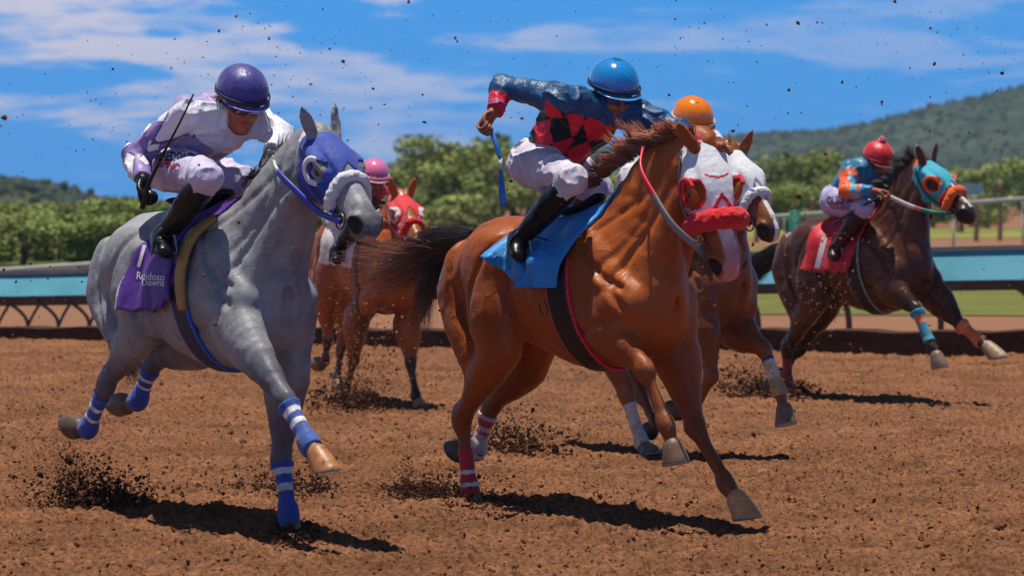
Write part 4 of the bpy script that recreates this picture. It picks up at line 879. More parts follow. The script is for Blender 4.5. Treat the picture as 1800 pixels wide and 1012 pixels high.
# ---- horse with a white hood, behind the chestnut
FW = Frame(50, 1192, 19.4)
def white_col(V, hv, ctx):
    X, Y, Z = V.T; n = vnoise(X, Y, Z, 5, 4); c = mixc(c3(V, (140, 78, 42)), c3(V, (110, 58, 32)), .5+.5*n)
    x, y, z = hv.T; bl = (x > .05) & (z > -.12) & (np.abs(y-.006) < .016) & (x < .75); c = np.where(bl[:, None], s2l((222, 216, 214)), c)
    mz = (x > .50) & (np.abs(y) < .1) & (np.abs(z+.1) < .12) & ~bl; return np.where(mz[:, None], mixc(c, c3(V, (60, 42, 40)), fade(.5, .58, x)), c)
def wh_roll(V, h): return np.where((vnoise(V[:, 0], V[:, 1], V[:, 2], 24, 3) > .38)[:, None], s2l((50, 96, 160)), s2l((214, 216, 222)))
WHITE = dict(name='sorrel', vox=.012, seed=4, label='sorrel racehorse in a plain white hood half hidden behind the chestnut horse', color=white_col, hoof=(112, 92, 80), rough=.36, pitch=R_(0), dz=-.02, thick=1.08, nbase=(.27, 0, 1.25), nbow=(0, 0, .06), hvox=.007,
    poll=(1290, 262, .05), nose=(.42, -.46, -.76), face=(.5, -.7, .5), hs=1.0, ears=((-.3, .12, .95), (-.85, -.75, .1)),
    legs=dict(nf=dict(elbow=(1232, 560, -.17), knee=(1250, 660, -.17), fetlock=(1218, 722, -.16), coronet=(1200, 722, -.16), toe=(1176, 706, -.16), heel=(1184, 736, -.16), hcol=(70, 50, 44)),
              of=dict(elbow=(1292, 578, .14), knee=(1343, 612, .13), fetlock=(1371, 690, .12), coronet=(1379, 722, .12), toe=(1398, 744, .12), heel=(1364, 752, .12)),
              nh=dict(stifle=(1066, 600, -.18), hock=(1100, 692, -.15), fetlock=(1129, 780, -.13), coronet=(1138, 792, -.13), toe=(1158, 797, -.13), heel=(1130, 804, -.13)),
              oh=dict(stifle=(1100, 610, .18), hock=(1125, 690, .15), fetlock=(1152, 748, .13), coronet=(1144, 756, .13), toe=(1130, 758, .13), heel=(1142, 770, .13), hcol=(60, 48, 44))),
    wraps=dict(of=dict(c=(208, 200, 180), st=((.0, .09, (40, 60, 130)), (.6, 1.2, (190, 160, 110))), t=(.22, 1.), past=.02), nh=dict(c=(190, 186, 182), st=(), t=(.2, 1.), past=.02)),
    hood=dict(col=hood_simple((220, 222, 230), (205, 207, 215), (205, 207, 216)), x1=.335, notch=.08, cups=(), eye=.044, blink=(1,), cupc=(48, 52, 56)), roll=dict(r=.030, x=.335, col=wh_roll), bridle=dict(c=(50, 44, 44)))

# ---- horse with a red hood, behind the grey
FR = Frame(63, 676, 24.2)
def red_col(V, hv, ctx):
    X, Y, Z = V.T; n = vnoise(X, Y, Z, 5, 5); c = mixc(c3(V, (170, 90, 42)), c3(V, (136, 68, 34)), .5+.5*n); c = legdark(V, c, ctx, (62, 36, 28), -.08, .2)
    x, y, z = hv.T; mz = (x > .48) & (np.abs(y) < .1) & (np.abs(z+.1) < .12); return np.where(mz[:, None], mixc(c, c3(V, (90, 60, 54)), fade(.48, .56, x)), c)
RED = dict(name='light_bay', vox=.014, seed=5, label='light bay racehorse in a red hood running behind the grey', color=red_col, hoof=(110, 84, 66), rough=.38, pitch=R_(1.5), dz=-.06, thick=1.08, nbase=(.26, 0, 1.22), nbow=(0, 0, .03), hvox=.008,
    poll=(706, 342, .0), nose=(.28, -.76, -.54), face=(.2, -.5, .8), hs=.95, ears=((-.35, .20, .95), (-.45, -.3, .9)),
    legs=dict(nf=dict(elbow=(626, 560, -.17), knee=(622, 632, -.16), fetlock=(607, 690, -.15), coronet=(603, 706, -.15), toe=(612, 716, -.15), heel=(594, 716, -.15)),
              of=dict(elbow=(716, 575, .14), knee=(722, 636, .13), fetlock=(731, 697, .12), coronet=(737, 712, .12), toe=(750, 722, .12), heel=(734, 726, .12), hcol=(170, 120, 84)),
              nh=dict(stifle=(574, 530, -.18), hock=(576, 596, -.16), fetlock=(572, 634, -.15), coronet=(563, 640, -.15), toe=(549, 634, -.15), heel=(557, 648, -.15)),
              oh=dict(stifle=(612, 545, .18), hock=(600, 610, .15), fetlock=(592, 664, .13), coronet=(594, 676, .13), toe=(602, 686, .13), heel=(588, 686, .13))),
    hood=dict(col=hood_simple((206, 24, 40), (226, 200, 205), (216, 190, 196)), x1=.335, notch=.12, cups=(), eye=.046), roll=dict(r=.026, x=.38, col=lambda V, h: c3(V, (206, 28, 36))), bridle=dict(c=(150, 120, 124)))
# ------------------------------------------------------------------ build horses
HS = {}
for k, sp, fr in (('grey', GREY, FG), ('chest', CHEST, FC), ('bay', BAY, FB), ('white', WHITE, FW), ('red', RED, FR)):
    HS[k] = make_horse(sp, fr)

# ------------------------------------------------------------------ riders
def plain(c): return lambda V, hv: c3(V, c)
# purple and white, grey horse
def silks_p(V, x):
    c = c3(V, (166, 150, 198)); j = x['j']
    for s in 'no':
        t, d = x['armt'](V, s); q = (d < .085) & (t > .12); c = np.where(q[:, None], s2l((142, 120, 184)), c)
        e, w = j[s+'el'], j[s+'wr']
        for tc_ in (.28, .62, 1.0, 1.5):
            a, b = (j[s+'sh'], e) if tc_ <= 1 else (e, w); ctr = lerp(a, b, tc_ if tc_ <= 1 else tc_-1); ax_ = un(b-a)
            for aa in (0., 100., 200.):
                s1_ = un(np.cross(ax_, (0, .3, 1.))); s2_ = np.cross(ax_, s1_); sd = s1_*math.cos(R_(aa+40*tc_))+s2_*math.sin(R_(aa+40*tc_)); r = V-ctr; al = r@ax_; rad = r-al[:, None]*ax_; rl = np.linalg.norm(rad, axis=1)+1e-6; ang = np.arccos(np.clip(rad@un(sd)/rl, -1, 1))*.055
                dm = np.abs(al)/.046+ang/.032; m = q & (dm < 1); c = np.where(m[:, None], s2l((232, 230, 240)), c); c = np.where((q & (dm > 1) & (dm < 1.22))[:, None], s2l((84, 68, 124)), c)
    t = (V-x['pel'])@x['spine']; yk = (t > .30) & ((V-x['pel'])@x['front'] < .03); c = np.where((yk & (x['armt'](V, 'n')[0] < .15))[:, None], s2l((228, 226, 238)), c)
    fy = np.abs((V-x['pel'])@x['sa']+.0) < .018; fr_ = (V-j['chest'])[:, 2] < 0; c = np.where((fy & fr_)[:, None], s2l((226, 214, 232)), c); return c
def helm_p(V, h): return c3(V, (60, 56, 136))
JP = dict(seed=11, label='jockey in purple and white silks and purple helmet crouching on the grey horse', silks=silks_p, silk='silk', gloves=(20, 20, 24), skin=(178, 96, 66), boot=(16, 20, 30), breech=(196, 188, 218),
    j=dict(head=(424, 182, .06), neck=(388, 192, .02), chest=(375, 222, 0), pelvis=(306, 292, -.02), nsh=(330, 200, -.19), osh=(448, 212, .19), nel=(238, 274, -.34), nwr=(252, 318, -.42), oel=(497, 240, .26), owr=(474, 272, .10),
           nkn=(368, 312, -.26), nan=(287, 414, -.30), nto=(290, 444, -.36), okn=(425, 318, .26), oan=(350, 405, .30), oto=(352, 440, .36)),
    look=(.40, -.80, -.42), up=(.15, -.3, .9), hand=dict(n=dict(d=(.12, -.2, -.95), n=(.6, -.6, 0), t=(.3, -.3, .9)), o=dict(d=(-.2, -.6, -.7), n=(0, -.3, -.9), t=(-.8, 0, .2))),
    helmc=helm_p, hmat='helmcloth', hs=1.1, pleat=.0016, peak=(92, 90, 185), band=(28, 26, 52))
jP = make_jockey(JP, FG, HS['grey'])
# navy and red diamonds, chestnut horse
def silks_d(V, x):
    c = c3(V, (32, 80, 124)); j = x['j']; t = (V-x['pel'])@x['spine']; y = (V-x['pel'])@x['sa']; fr_ = (V-x['pel'])@x['front']
    an, dn = x['armt'](V, 'n'); ao, do = x['armt'](V, 'o')
    ang = np.arctan2(y, np.where(np.abs(fr_) < 1e-6, 1e-6, fr_))*.15; u = (ang/.052+(t-.02)/.062)*.5*.62+.3; v = (ang/.052-(t-.02)/.062)*.5*.62+.1
    ck = (np.floor(u).astype(int)+np.floor(v).astype(int)) % 2 == 0; body = ((an < .10) | (dn > .10)) & ((ao < .10) | (do > .10)) & (t < .43)
    c = np.where(body[:, None], s2l((20, 18, 30)), c); c = np.where((body & ck)[:, None], s2l((236, 30, 56)), c)
    for a, d in ((an, dn), (ao, do)):
        cu = (a > 1.42) & (d < .09); c = np.where(cu[:, None], s2l((214, 26, 62)), c); c = np.where(((a > 1.70) & (a < 1.80) & (d < .08))[:, None], s2l((70, 66, 140)), c)
    nk = np.linalg.norm(V-j['neck'], axis=1); c = np.where(((nk < .125) & (nk > .06))[:, None], s2l((208, 30, 64)), c); return c
JD = dict(seed=12, label='jockey in navy sleeves and red and black diamonds with a glossy blue helmet', silks=silks_d, silk='nylon', skin=(150, 92, 66), boot=(16, 16, 20), breech=(202, 194, 212), fold=.012,
    j=dict(head=(1078, 168, .08), neck=(1040, 188, .03), chest=(1018, 214, 0), pelvis=(962, 292, -.02), nsh=(985, 176, -.20), osh=(1118, 206, .19), nel=(886, 152, -.30), nwr=(866, 200, -.42), oel=(1196, 232, .30), owr=(1215, 262, .12),
           nkn=(1006, 318, -.28), nan=(914, 420, -.31), nto=(912, 450, -.37), okn=(1050, 330, .26), oan=(985, 410, .30), oto=(988, 440, .36)),
    look=(.40, -.84, -.34), up=(.1, -.25, .95), hand=dict(n=dict(d=(-.45, -.2, -.6), n=(.55, -.75, -.2), t=(.5, -.2, .5)), o=dict(d=(.1, -.8, -.4), n=(0, -.3, -.9), t=(-.8, 0, .2))),
    helmc=lambda V, h: np.where((h[:, 2] > .171)[:, None], s2l((40, 90, 130)), c3(V, (34, 134, 208))), peak=(70, 165, 225), band=(16, 24, 60), lens=(26, 30, 110), hs=1.08)
jD = make_jockey(JD, FC, HS['chest'])
# turquoise and orange, bay horse
def silks_o(V, x):
    c = c3(V, (24, 112, 150)); j = x['j']; n = vnoise(V[:, 0], V[:, 1], V[:, 2], 13, 5)
    for s in 'no':
        t, d = x['armt'](V, s); q = (d < .085) & (t > .18); c = np.where(q[:, None], s2l((226, 92, 40)), c); c = np.where((q & (n > .28))[:, None], s2l((84, 170, 200)), c); c = np.where(((t > 1.55) & (d < .08))[:, None], s2l((36, 130, 180)), c)
    return c
JO = dict(seed=13, vox=.009, bvox=.008, label='jockey in turquoise and orange silks with a red pompom helmet on the dark bay', silks=silks_o, silk='silk', skin=(150, 84, 62), boot=(52, 20, 26), breech=(176, 164, 206),
    j=dict(head=(1543, 288, .05), neck=(1524, 296, .02), chest=(1516, 309, 0), pelvis=(1483, 352, -.02), nsh=(1494, 300, -.18), osh=(1568, 300, .18), nel=(1488, 338, -.34), nwr=(1540, 336, -.26), oel=(1584, 330, .24), owr=(1562, 342, .08),
           nkn=(1520, 366, -.26), nan=(1469, 436, -.30), nto=(1467, 452, -.36), okn=(1546, 368, .26), oan=(1500, 425, .30), oto=(1502, 445, .36)),
    look=(.42, -.82, -.36), up=(.1, -.2, .95), hand=dict(n=dict(d=(.85, -.4, -.1), n=(0, -.4, -.9), t=(.3, -.3, .9)), o=dict(d=(-.2, -.7, -.4), n=(0, -.3, -.9), t=(-.8, 0, .2))),
    helmc=plain((200, 26, 42)), hmat='helmcloth', peak=(206, 30, 46), band=(150, 20, 34), pom=1, hs=1.05)
jO = make_jockey(JO, FB, HS['bay'])
# orange helmet, white-hooded horse
JW = dict(seed=14, vox=.008, bvox=.0075, label='jockey with a shiny orange helmet almost hidden between two horse heads', silks=lambda V, x: c3(V, (214, 214, 224)), silk='silk', skin=(140, 84, 62), breech=(205, 200, 212),
    j=dict(head=(1217, 222, .06), neck=(1196, 238, .02), chest=(1186, 258, 0), pelvis=(1140, 318, -.02), nsh=(1160, 250, -.18), osh=(1248, 252, .18), nel=(1165, 300, -.28), nwr=(1215, 305, -.2), oel=(1272, 284, .22), owr=(1240, 305, .08),
           nkn=(1185, 335, -.26), nan=(1118, 420, -.30), nto=(1118, 442, -.36), okn=(1212, 335, .26), oan=(1150, 415, .30), oto=(1152, 440, .36)),
    look=(.45, -.80, -.40), up=(.1, -.3, .95), hand=dict(n=dict(d=(.8, -.5, -.1), n=(0, -.4, -.9), t=(.3, -.3, .9)), o=dict(d=(-.2, -.7, -.4), n=(0, -.3, -.9), t=(-.8, 0, .2))),
    helmc=lambda V, h: np.where((np.abs(h[:, 2]-.034) < .008)[:, None], s2l((235, 210, 200)), c3(V, (240, 128, 22))), peak=(226, 122, 36), band=(232, 200, 190), hs=1.08)
jW = make_jockey(JW, FW, HS['white'])
# pink helmet, red-hooded horse
def helm_k(V, h):
    c = c3(V, (232, 120, 168)); u = np.floor(np.arctan2(h[:, 1], h[:, 0])/.16).astype(int)+np.floor(h[:, 2]/.020).astype(int); k = (h[:, 2] > .042) & (h[:, 2] < .086) & (u % 2 == 0)
    return np.where(k[:, None], s2l((70, 24, 50)), c)
JK = dict(seed=15, vox=.009, bvox=.008, label='jockey with a pink helmet crouching behind the head of the grey horse', silks=lambda V, x: np.where((vnoise(V[:, 0], V[:, 1], V[:, 2], 9, 2) > .15)[:, None], s2l((96, 60, 36)), c3(V, (190, 40, 50))), silk='silk', skin=(150, 84, 58), boot=(18, 20, 30), breech=(190, 186, 196),
    j=dict(head=(657, 317, .0), neck=(644, 330, -.02), chest=(640, 345, -.02), pelvis=(608, 388, -.02), nsh=(618, 340, -.19), osh=(682, 346, .17), nel=(618, 376, -.30), nwr=(662, 384, -.22), oel=(690, 372, .22), owr=(676, 384, .06),
           nkn=(630, 392, -.27), nan=(592, 440, -.32), nto=(592, 458, -.38), okn=(668, 400, .26), oan=(640, 445, .30), oto=(642, 465, .36)),
    look=(.30, -.88, -.30), up=(.1, -.2, .95), hand=dict(n=dict(d=(.7, -.6, -.1), n=(0, -.4, -.9), t=(.3, -.3, .9)), o=dict(d=(-.2, -.7, -.4), n=(0, -.3, -.9), t=(-.8, 0, .2))),
    helmc=helm_k, hmat='helmet', peak=(240, 160, 190), band=(240, 170, 195), hs=.98)
jK = make_jockey(JK, FR, HS['red'])

# ------------------------------------------------------------------ saddle cloths, saddles, girths
def cl_p(V):
    x, y, z = V.T; c = c3(V, (82, 38, 140)); s = (y < 0); xs = x+.24*(1.45-z)
    nx = np.abs(x+.505-.10*(z-1.2)) < .030+.0*z; num = s & nx & (z > 1.02) & (z < 1.34); c = np.where(num[:, None], s2l((205, 205, 235)), c)
    b = s & (z < 1.06) & (z > .90) & (np.abs(x+.60-.1*(z-1)) < .045); return np.where(b[:, None], s2l((176, 160, 214)), c)
cloP = make_cloth(HS['grey'], dict(seed=3, x0=-.36, x1=.12, zb=1.05, slant=.50, zs=.0, flare=.05, wave=.022, col=cl_p, label='purple saddle cloth with white lettering draped on the grey horse'), FG)
cloD = make_cloth(HS['chest'], dict(seed=6, x0=-.44, x1=.10, zb=1.29, slant=.30, zs=-.46, flare=.055, wave=.060, drop=.16, col=lambda V: c3(V, (44, 146, 224)), label='bright blue saddle cloth rippling on the chestnut horse'), FC)
def cl_r(V):
    x, y, z = V.T; c = c3(V, (196, 16, 42)); return c
cloB = make_cloth(HS['bay'], dict(seed=8, x0=-.44, x1=.08, zb=1.02, slant=.16, zs=-.02, flare=.04, wave=.03, col=cl_r, vox=.010, label='red saddle cloth with a white figure on the dark bay horse'), FB)
cloR = make_cloth(HS['red'], dict(seed=9, x0=-.56, x1=.02, zb=1.08, slant=.0, zs=-.02, flare=.03, wave=.02, col=lambda V: c3(V, (216, 208, 206)), vox=.011, label='white saddle cloth on the light bay horse behind the grey'), FR)
def stir(fr, J, hc, c):
    out = []
    for k in c:
        a = fr.P(*J[k+'an']); t = fr.P(*J[k+'to']); f = un((t-a)*(1, 1, 0)+(0.001, 0, 0)); s = -1 if k == 'n' else 1
        b = lerp(a, t, .55)+(0, 0, .085); out.append((hc['T']((-.10, s*.24, 1.42)), b, f))
    return out
sP = make_saddle(HS['grey'], dict(girth=(-.06, .08), gslant=-.14, edge=(40, 96, 200), mid=(22, 26, 60), stirrups=stir(FG, JP['j'], HS['grey'], 'no'), label='small black racing saddle under the purple jockey'), FG)
sD = make_saddle(HS['chest'], dict(girth=(-.09, .08), gslant=-.20, edge=(216, 30, 74), mid=(24, 20, 22), ew=.016, stirrups=stir(FC, JD['j'], HS['chest'], 'no'), label='small black racing saddle under the jockey in diamonds'), FC)
sB = make_saddle(HS['bay'], dict(girth=(-.08, .07), gslant=-.16, edge=(140, 140, 140), mid=(22, 20, 22), far=1, stirrups=stir(FB, JO['j'], HS['bay'], 'n'), label='small black racing saddle on the dark bay horse'), FB)
sW = make_saddle(HS['white'], dict(girth=(-.06, .06), edge=(40, 36, 40), mid=(30, 26, 30), far=1, label='small black racing saddle on the white-hooded horse'), FW)
sR = make_saddle(HS['red'], dict(girth=(-.06, .06), edge=(110, 66, 40), mid=(104, 60, 36), far=1, stirrups=stir(FR, JK['j'], HS['red'], 'n'), label='small black racing saddle on the light bay horse'), FR)
# ribbed pad roll in front of the purple cloth
T = HS['grey']['T']; g_ = [ch([T((.04+.10*(1.5-z)*0+xx, yy, z)) for xx, yy, z in ((.02, -.275, 1.08), (.02, -.285, 1.22), (.035, -.255, 1.36), (.06, -.20, 1.45), (.08, -.13, 1.50))], [.04, .045, .045, .045, .03], [.020]*5, side=(1, 0, 0), k=.01)]
def rib(F, X, Y, Z): return F+.0035*(np.sin(Z*130) > .93)
build('saddle_pad', g_, .007, MATS['cloth'], sP, clip=rib, color=s2l((158, 128, 62)))
pip = [T((xx, yy, z)) for xx, yy, z in ((-.03, -.30, 1.12), (-.03, -.30, 1.22), (-.015, -.272, 1.36), (.01, -.215, 1.46), (.03, -.14, 1.51))]
build('cloth_piping', [ch(pip, .016, k=.01)], .006, MATS['cloth'], cloP, color=s2l((84, 44, 140)))

# ------------------------------------------------------------------ reins
def rp(fr, l): return [fr.P(*q) for q in l]
def seg_col(parts):
    def f(t):
        c = np.zeros((len(t), 3))
        for a, b, cc in parts: c[(t >= a) & (t <= b)] = s2l(cc)
        return c
    return f
rein(HS['grey'], 'rein', -1, rp(FG, [(560, 372, -.05), (515, 330, -.10), (487, 300, -.10)]), FG.P(480, 278, .0), MATS['leather'], seg_col([(0, .72, (46, 60, 170)), (.72, 1, (205, 205, 205))]), w=.030, t=.014)
rein(HS['grey'], 'rein', 1, rp(FG, [(600, 330, .25), (545, 300, .2)]), FG.P(482, 276, .12), MATS['leather'], seg_col([(0, 1, (46, 60, 170))]))
rein(HS['chest'], 'rein', -1, rp(FC, [(1222, 432, -.12), (1182, 395, -.20), (1150, 345, -.21), (1127, 300, -.19)]), FC.P(1130, 262, -.10), MATS['leather'], seg_col([(0, .62, (128, 122, 120)), (.62, 1, (214, 28, 56))]), w=.034, t=.014)
rein(HS['chest'], 'rein', 1, rp(FC, [(1262, 330, .25)]), FC.P(1215, 268, .14), MATS['leather'], seg_col([(0, 1, (120, 112, 112))]))
rein(HS['bay'], 'rein', -1, rp(FB, [(1640, 374, -.12), (1600, 362, -.15)]), FB.P(1556, 342, -.10), MATS['leather'], seg_col([(0, .52, (28, 120, 110)), (.52, .62, (210, 90, 60)), (.62, 1, (200, 195, 195))]), w=.034, t=.014)
rein(HS['bay'], 'rein', 1, rp(FB, [(1640, 350, .2)]), FB.P(1562, 342, .10), MATS['leather'], seg_col([(0, 1, (28, 120, 110))]))
rein(HS['red'], 'rein', -1, rp(FR, [(694, 402, -.12)]), FR.P(664, 388, -.14), MATS['leather'], seg_col([(0, 1, (206, 36, 60))]), w=.03, t=.014)
rein(HS['red'], 'rein', 1, rp(FR, [(705, 392, .14)]), FR.P(676, 384, .08), MATS['leather'], seg_col([(0, 1, (120, 190, 60))]))
rein(HS['white'], 'rein', -1, rp(FW, [(1270, 350, -.10)]), FW.P(1222, 308, -.14), MATS['leather'], seg_col([(0, 1, (60, 50, 50))]))
rein(HS['white'], 'rein', 1, rp(FW, [(1290, 330, .20)]), FW.P(1244, 306, .10), MATS['leather'], seg_col([(0, 1, (60, 50, 50))]))

# ------------------------------------------------------------------ whips
def grip(jk, fr, wr, el_): pass
P = FG.P
make_whip(FG, [P(250, 366, -.45), P(256, 344, -.45), P(262, 322, -.45), P(281, 282, -.45), P(297, 252, -.44), P(318, 212, -.43), P(340, 166, -.42)], [.013, .011, .010, .008, .006, .005, .004],
    'thin black whip held upright by the jockey in purple', [('whip_handle', 0, 3, (18, 18, 20), 1.), ('whip_shaft', 3, 6, (22, 20, 24), .8)])
P = FC.P
make_whip(FC, [P(852, 212, -.45), P(866, 238, -.45), P(874, 258, -.45), P(879, 278, -.45), P(881, 298, -.45), P(882, 330, -.45), P(885, 362, -.45)], [.011, .013, .014, .010, .007, .017, .019],
    'bright blue whip hanging from the raised fist above the chestnut horse', [('whip_handle', 0, 3, (24, 110, 190), 1.), ('whip_shaft', 3, 4, (210, 215, 225), 1.), ('whip_flap', 4, 6, (24, 104, 186), .45)])
P = FB.P
make_whip(FB, [P(1546, 346, -.30), P(1520, 360, -.32), P(1490, 378, -.34), P(1457, 398, -.36)], [.010, .009, .009, .007], 'dark blue whip carried low beside the dark bay horse', [('whip_shaft', 0, 3, (30, 36, 66), .9)])

# ------------------------------------------------------------------ manes, tails
h = HS['chest']; F_ = FC.P
mane(h, [F_(1050, 322, .0), F_(1090, 290, .0), F_(1125, 268, .0), F_(1160, 248, .0), F_(1195, 238, .02), F_(1222, 240, .02)], [(-.9, -.3, .25), (-1., -.35, .5), (-1.1, -.3, .75), (-.9, -.3, .6), (-.6, -.3, .3), (-.4, -.3, .2)], 3000, .115, MATS['hair'], (112, 56, 28), (186, 104, 62), 3, r=.0018, clump=60)
h = HS['grey']; F_ = FG.P
mane(h, [F_(420, 330, .0), F_(460, 296, .03), F_(500, 266, .05), F_(535, 240, .06)], [(-.5, .6, .4)]*4, 1300, .10, MATS['hair'], (52, 52, 58), (96, 96, 104), 4, r=.0016, clump=40)
h = HS['bay']; F_ = FB.P
mane(h, [F_(1545, 366, .0), F_(1568, 332, .0), F_(1590, 306, .0), F_(1612, 286, .02)], [(-.7, -.2, .7)]*4, 1500, .15, MATS['hair'], (26, 22, 22), (46, 36, 32), 5, r=.0022, clump=30)
h = HS['red']; F_ = FR.P
mane(h, [F_(672, 392, .0), F_(684, 366, .0), F_(698, 344, .0)], [(-.5, -.3, .5)]*3, 500, .09, MATS['hair'], (110, 60, 34), (150, 90, 50), 6, r=.0022, clump=20)
h = HS['white']; F_ = FW.P
mane(h, [F_(1225, 290, .0), F_(1250, 270, .0), F_(1282, 256, .02)], [(-.6, .2, .6)]*3, 500, .09, MATS['hair'], (110, 60, 34), (140, 80, 50), 7, r=.002, clump=20)
F_ = FC.P
tail(HS['chest'], [F_(832, 414, 0), F_(800, 416, .0), F_(765, 430, .0), F_(720, 458, .02), F_(670, 476, .04), F_(612, 490, .06)], [.03, .045, .075, .10, .145, .20], 1200, MATS['hair'], (24, 17, 17), (140, 80, 44), 5, r=.0016)
tail(HS['chest'], [F_(800, 428, 0), F_(770, 450, .0), F_(752, 500, .0), F_(742, 550, .02), F_(738, 610, .04)], [.03, .05, .06, .08, .10], 420, MATS['hair'], (30, 20, 20), (90, 52, 36), 6, r=.0016, name='tail_wisps')
F_ = FG.P
tail(HS['grey'], [F_(186, 470, 0), F_(196, 540, .06), F_(215, 600, .14), F_(232, 640, .18), F_(240, 680, .20)], [.03, .05, .06, .06, .03], 900, MATS['hair'], (46, 42, 46), (26, 24, 26), 7, r=.0020)
F_ = FB.P
tail(HS['bay'], [F_(1385, 435, 0), F_(1362, 446, .0), F_(1340, 462, .0), F_(1322, 480, .0), F_(1308, 505, .0)], [.04, .07, .09, .11, .10], 1100, MATS['hair'], (20, 18, 20), (34, 30, 32), 8, r=.0026)
F_ = FR.P
tail(HS['red'], [F_(548, 430, 0), F_(540, 450, .05), F_(545, 500, .1), F_(548, 560, .1)], [.03, .05, .06, .05], 400, MATS['hair'], (60, 34, 26), (40, 26, 22), 9, r=.0026)
F_ = FW.P
tail(HS['white'], [F_(985, 430, 0), F_(975, 450, .05), F_(975, 500, .1), F_(975, 560, .1)], [.03, .05, .06, .05], 300, MATS['hair'], (60, 34, 26), (40, 26, 22), 10, r=.0026)

# ------------------------------------------------------------------ lettering
def dv(fr, px, py): return un(fr.D(cdir(px, py)))
def put(name, txt, target, fr, px, py, lat, size, m, parent, tilt=0., bold=.02, sx=1.):
    o = fr.P(px, py, lat); decal(name, txt, target, o, fr.D((1, 0, 0)), fr.D((0, 0, 1)), dv(fr, px, py), size, m, parent, tilt, bold=bold, sx=sx, off=.006)
br_ = jP['breeches']
put('breeches_lettering', 'ARREDONDO', br_, FG, 310, 276, -.16, .062, MATS['print'], br_, R_(-4), .03, .62)
put('breeches_lettering', 'ESPINOZA', br_, FG, 303, 293, -.2, .056, MATS['print_red'], br_, R_(-16), .03, .66)
put('breeches_lettering', 'QUREGIO', jO['breeches'], FB, 1479, 352, -.2, .085, MATS['print'], jO['breeches'], R_(3), .03, .62)
put('breeches_lettering', 'TEXANO', jO['breeches'], FB, 1478, 364, -.2, .075, MATS['print_red'], jO['breeches'], R_(-8), .03, .62)
put('cloth_number', '1', cloP, FG, 248, 452, -.30, .16, MATS['print_white'], cloP, R_(-16), .01, .9)
put('cloth_lettering', 'Ruidoso', cloP, FG, 264, 486, -.30, .052, MATS['print_white'], cloP, R_(-4), .01, .8)
put('cloth_lettering', 'Downs', cloP, FG, 269, 497, -.30, .048, MATS['print_white'], cloP, R_(-2), .01, .8)
put('cloth_number', '1', cloB, FB, 1442, 447, -.30, .34, MATS['print_white'], cloB, R_(-14), .03, .8)

# ring and loops on the chestnut's girth
F_ = FC.P; gx_ = [F_(955+r_*math.cos(a)*.8+2*math.sin(a), 541+r_*1.25*math.sin(a), -.315) for r_ in (9,) for a in np.linspace(0, 2*math.pi, 9)[:-1]]
strap('girth_ring', gx_, .010, .006, MATS['metal'], sD, side=(0, 1, 0), closed=True, n=3)
# ------------------------------------------------------------------ ground
def axis(parts):
    out = [parts[0][0]]
    for a, b, st in parts:
        if st > 0: out += list(np.arange(a+st, b+st*.5, st))
        else:
            n = int(-st); out += list(a+(b-a)*(np.geomspace(1, 60, n+1)[1:]-1)/59)
    return np.array(out)
def vn2(X, Y, s, seed): return vnoise(X, Y, np.zeros_like(X)+.37, s, seed)
PR = np.random.default_rng(5)
prints = [(PR.uniform(-4.2, 4.2), PR.uniform(11, 24), PR.uniform(0, 6.28), PR.uniform(.6, 1)) for _ in range(260)]
def gz(X, Y):
    near = fade(60, 30, Y)
    z = .022*vn2(X, Y, .9, 1)+.014*vn2(X, Y, 3.1, 2)
    row = vn2(X*.35, Y*1.0, 8., 3); z = z+.007*row
    a = vn2(X, Y, 15., 4); b = vn2(X, Y, 27., 5); c = vn2(X, Y, 62., 6); e = vn2(X, Y, 19., 8)
    z = z+.016*fade(-.05, .22, e)*near+.008*fade(.0, .25, c)*near
    z = z+.012*np.maximum(a, -.3)+.014*np.abs(b)*(.6+.4*a)+.009*c
    for px, py, r, s in prints:
        m = (np.abs(X-px) < .3) & (np.abs(Y-py) < .3)
        if m.any():
            dx, dy = X[m]-px, Y[m]-py; d = np.hypot(dx, dy*1.0)/.075; n = 1+.25*np.sin(3*np.arctan2(dy, dx)+r)
            z[m] += s*(-.050*np.exp(-(d/n)**2)+.020*np.exp(-((d-1.7*n)/.6)**2))
    return z*near-.01
RAIL = lambda x: 33.4-.335*x      # foot of the dark strip under the near rail
xs = axis([(-4.6, 4.6, .024), (4.6, 9.0, .06), (9.0, 3000, -34)]); xs = np.concatenate([-xs[::-1][:np.sum(xs > 4.6)], xs])
ys = axis([(3, 9.5, .5), (9.5, 20, .021), (20, 40, .05), (40, 60, .5)])
def sheet(name, X, Y, Z, m, col=None):
    ny, nx = X.shape; V = np.stack([X, Y, Z], -1).reshape(-1, 3); i = np.arange(ny-1)[:, None]*nx+np.arange(nx-1)[None]
    Q = np.stack([i, i+1, i+nx+1, i+nx], -1).reshape(-1, 4); return mesh_obj(name, V, Q, m, col=col)
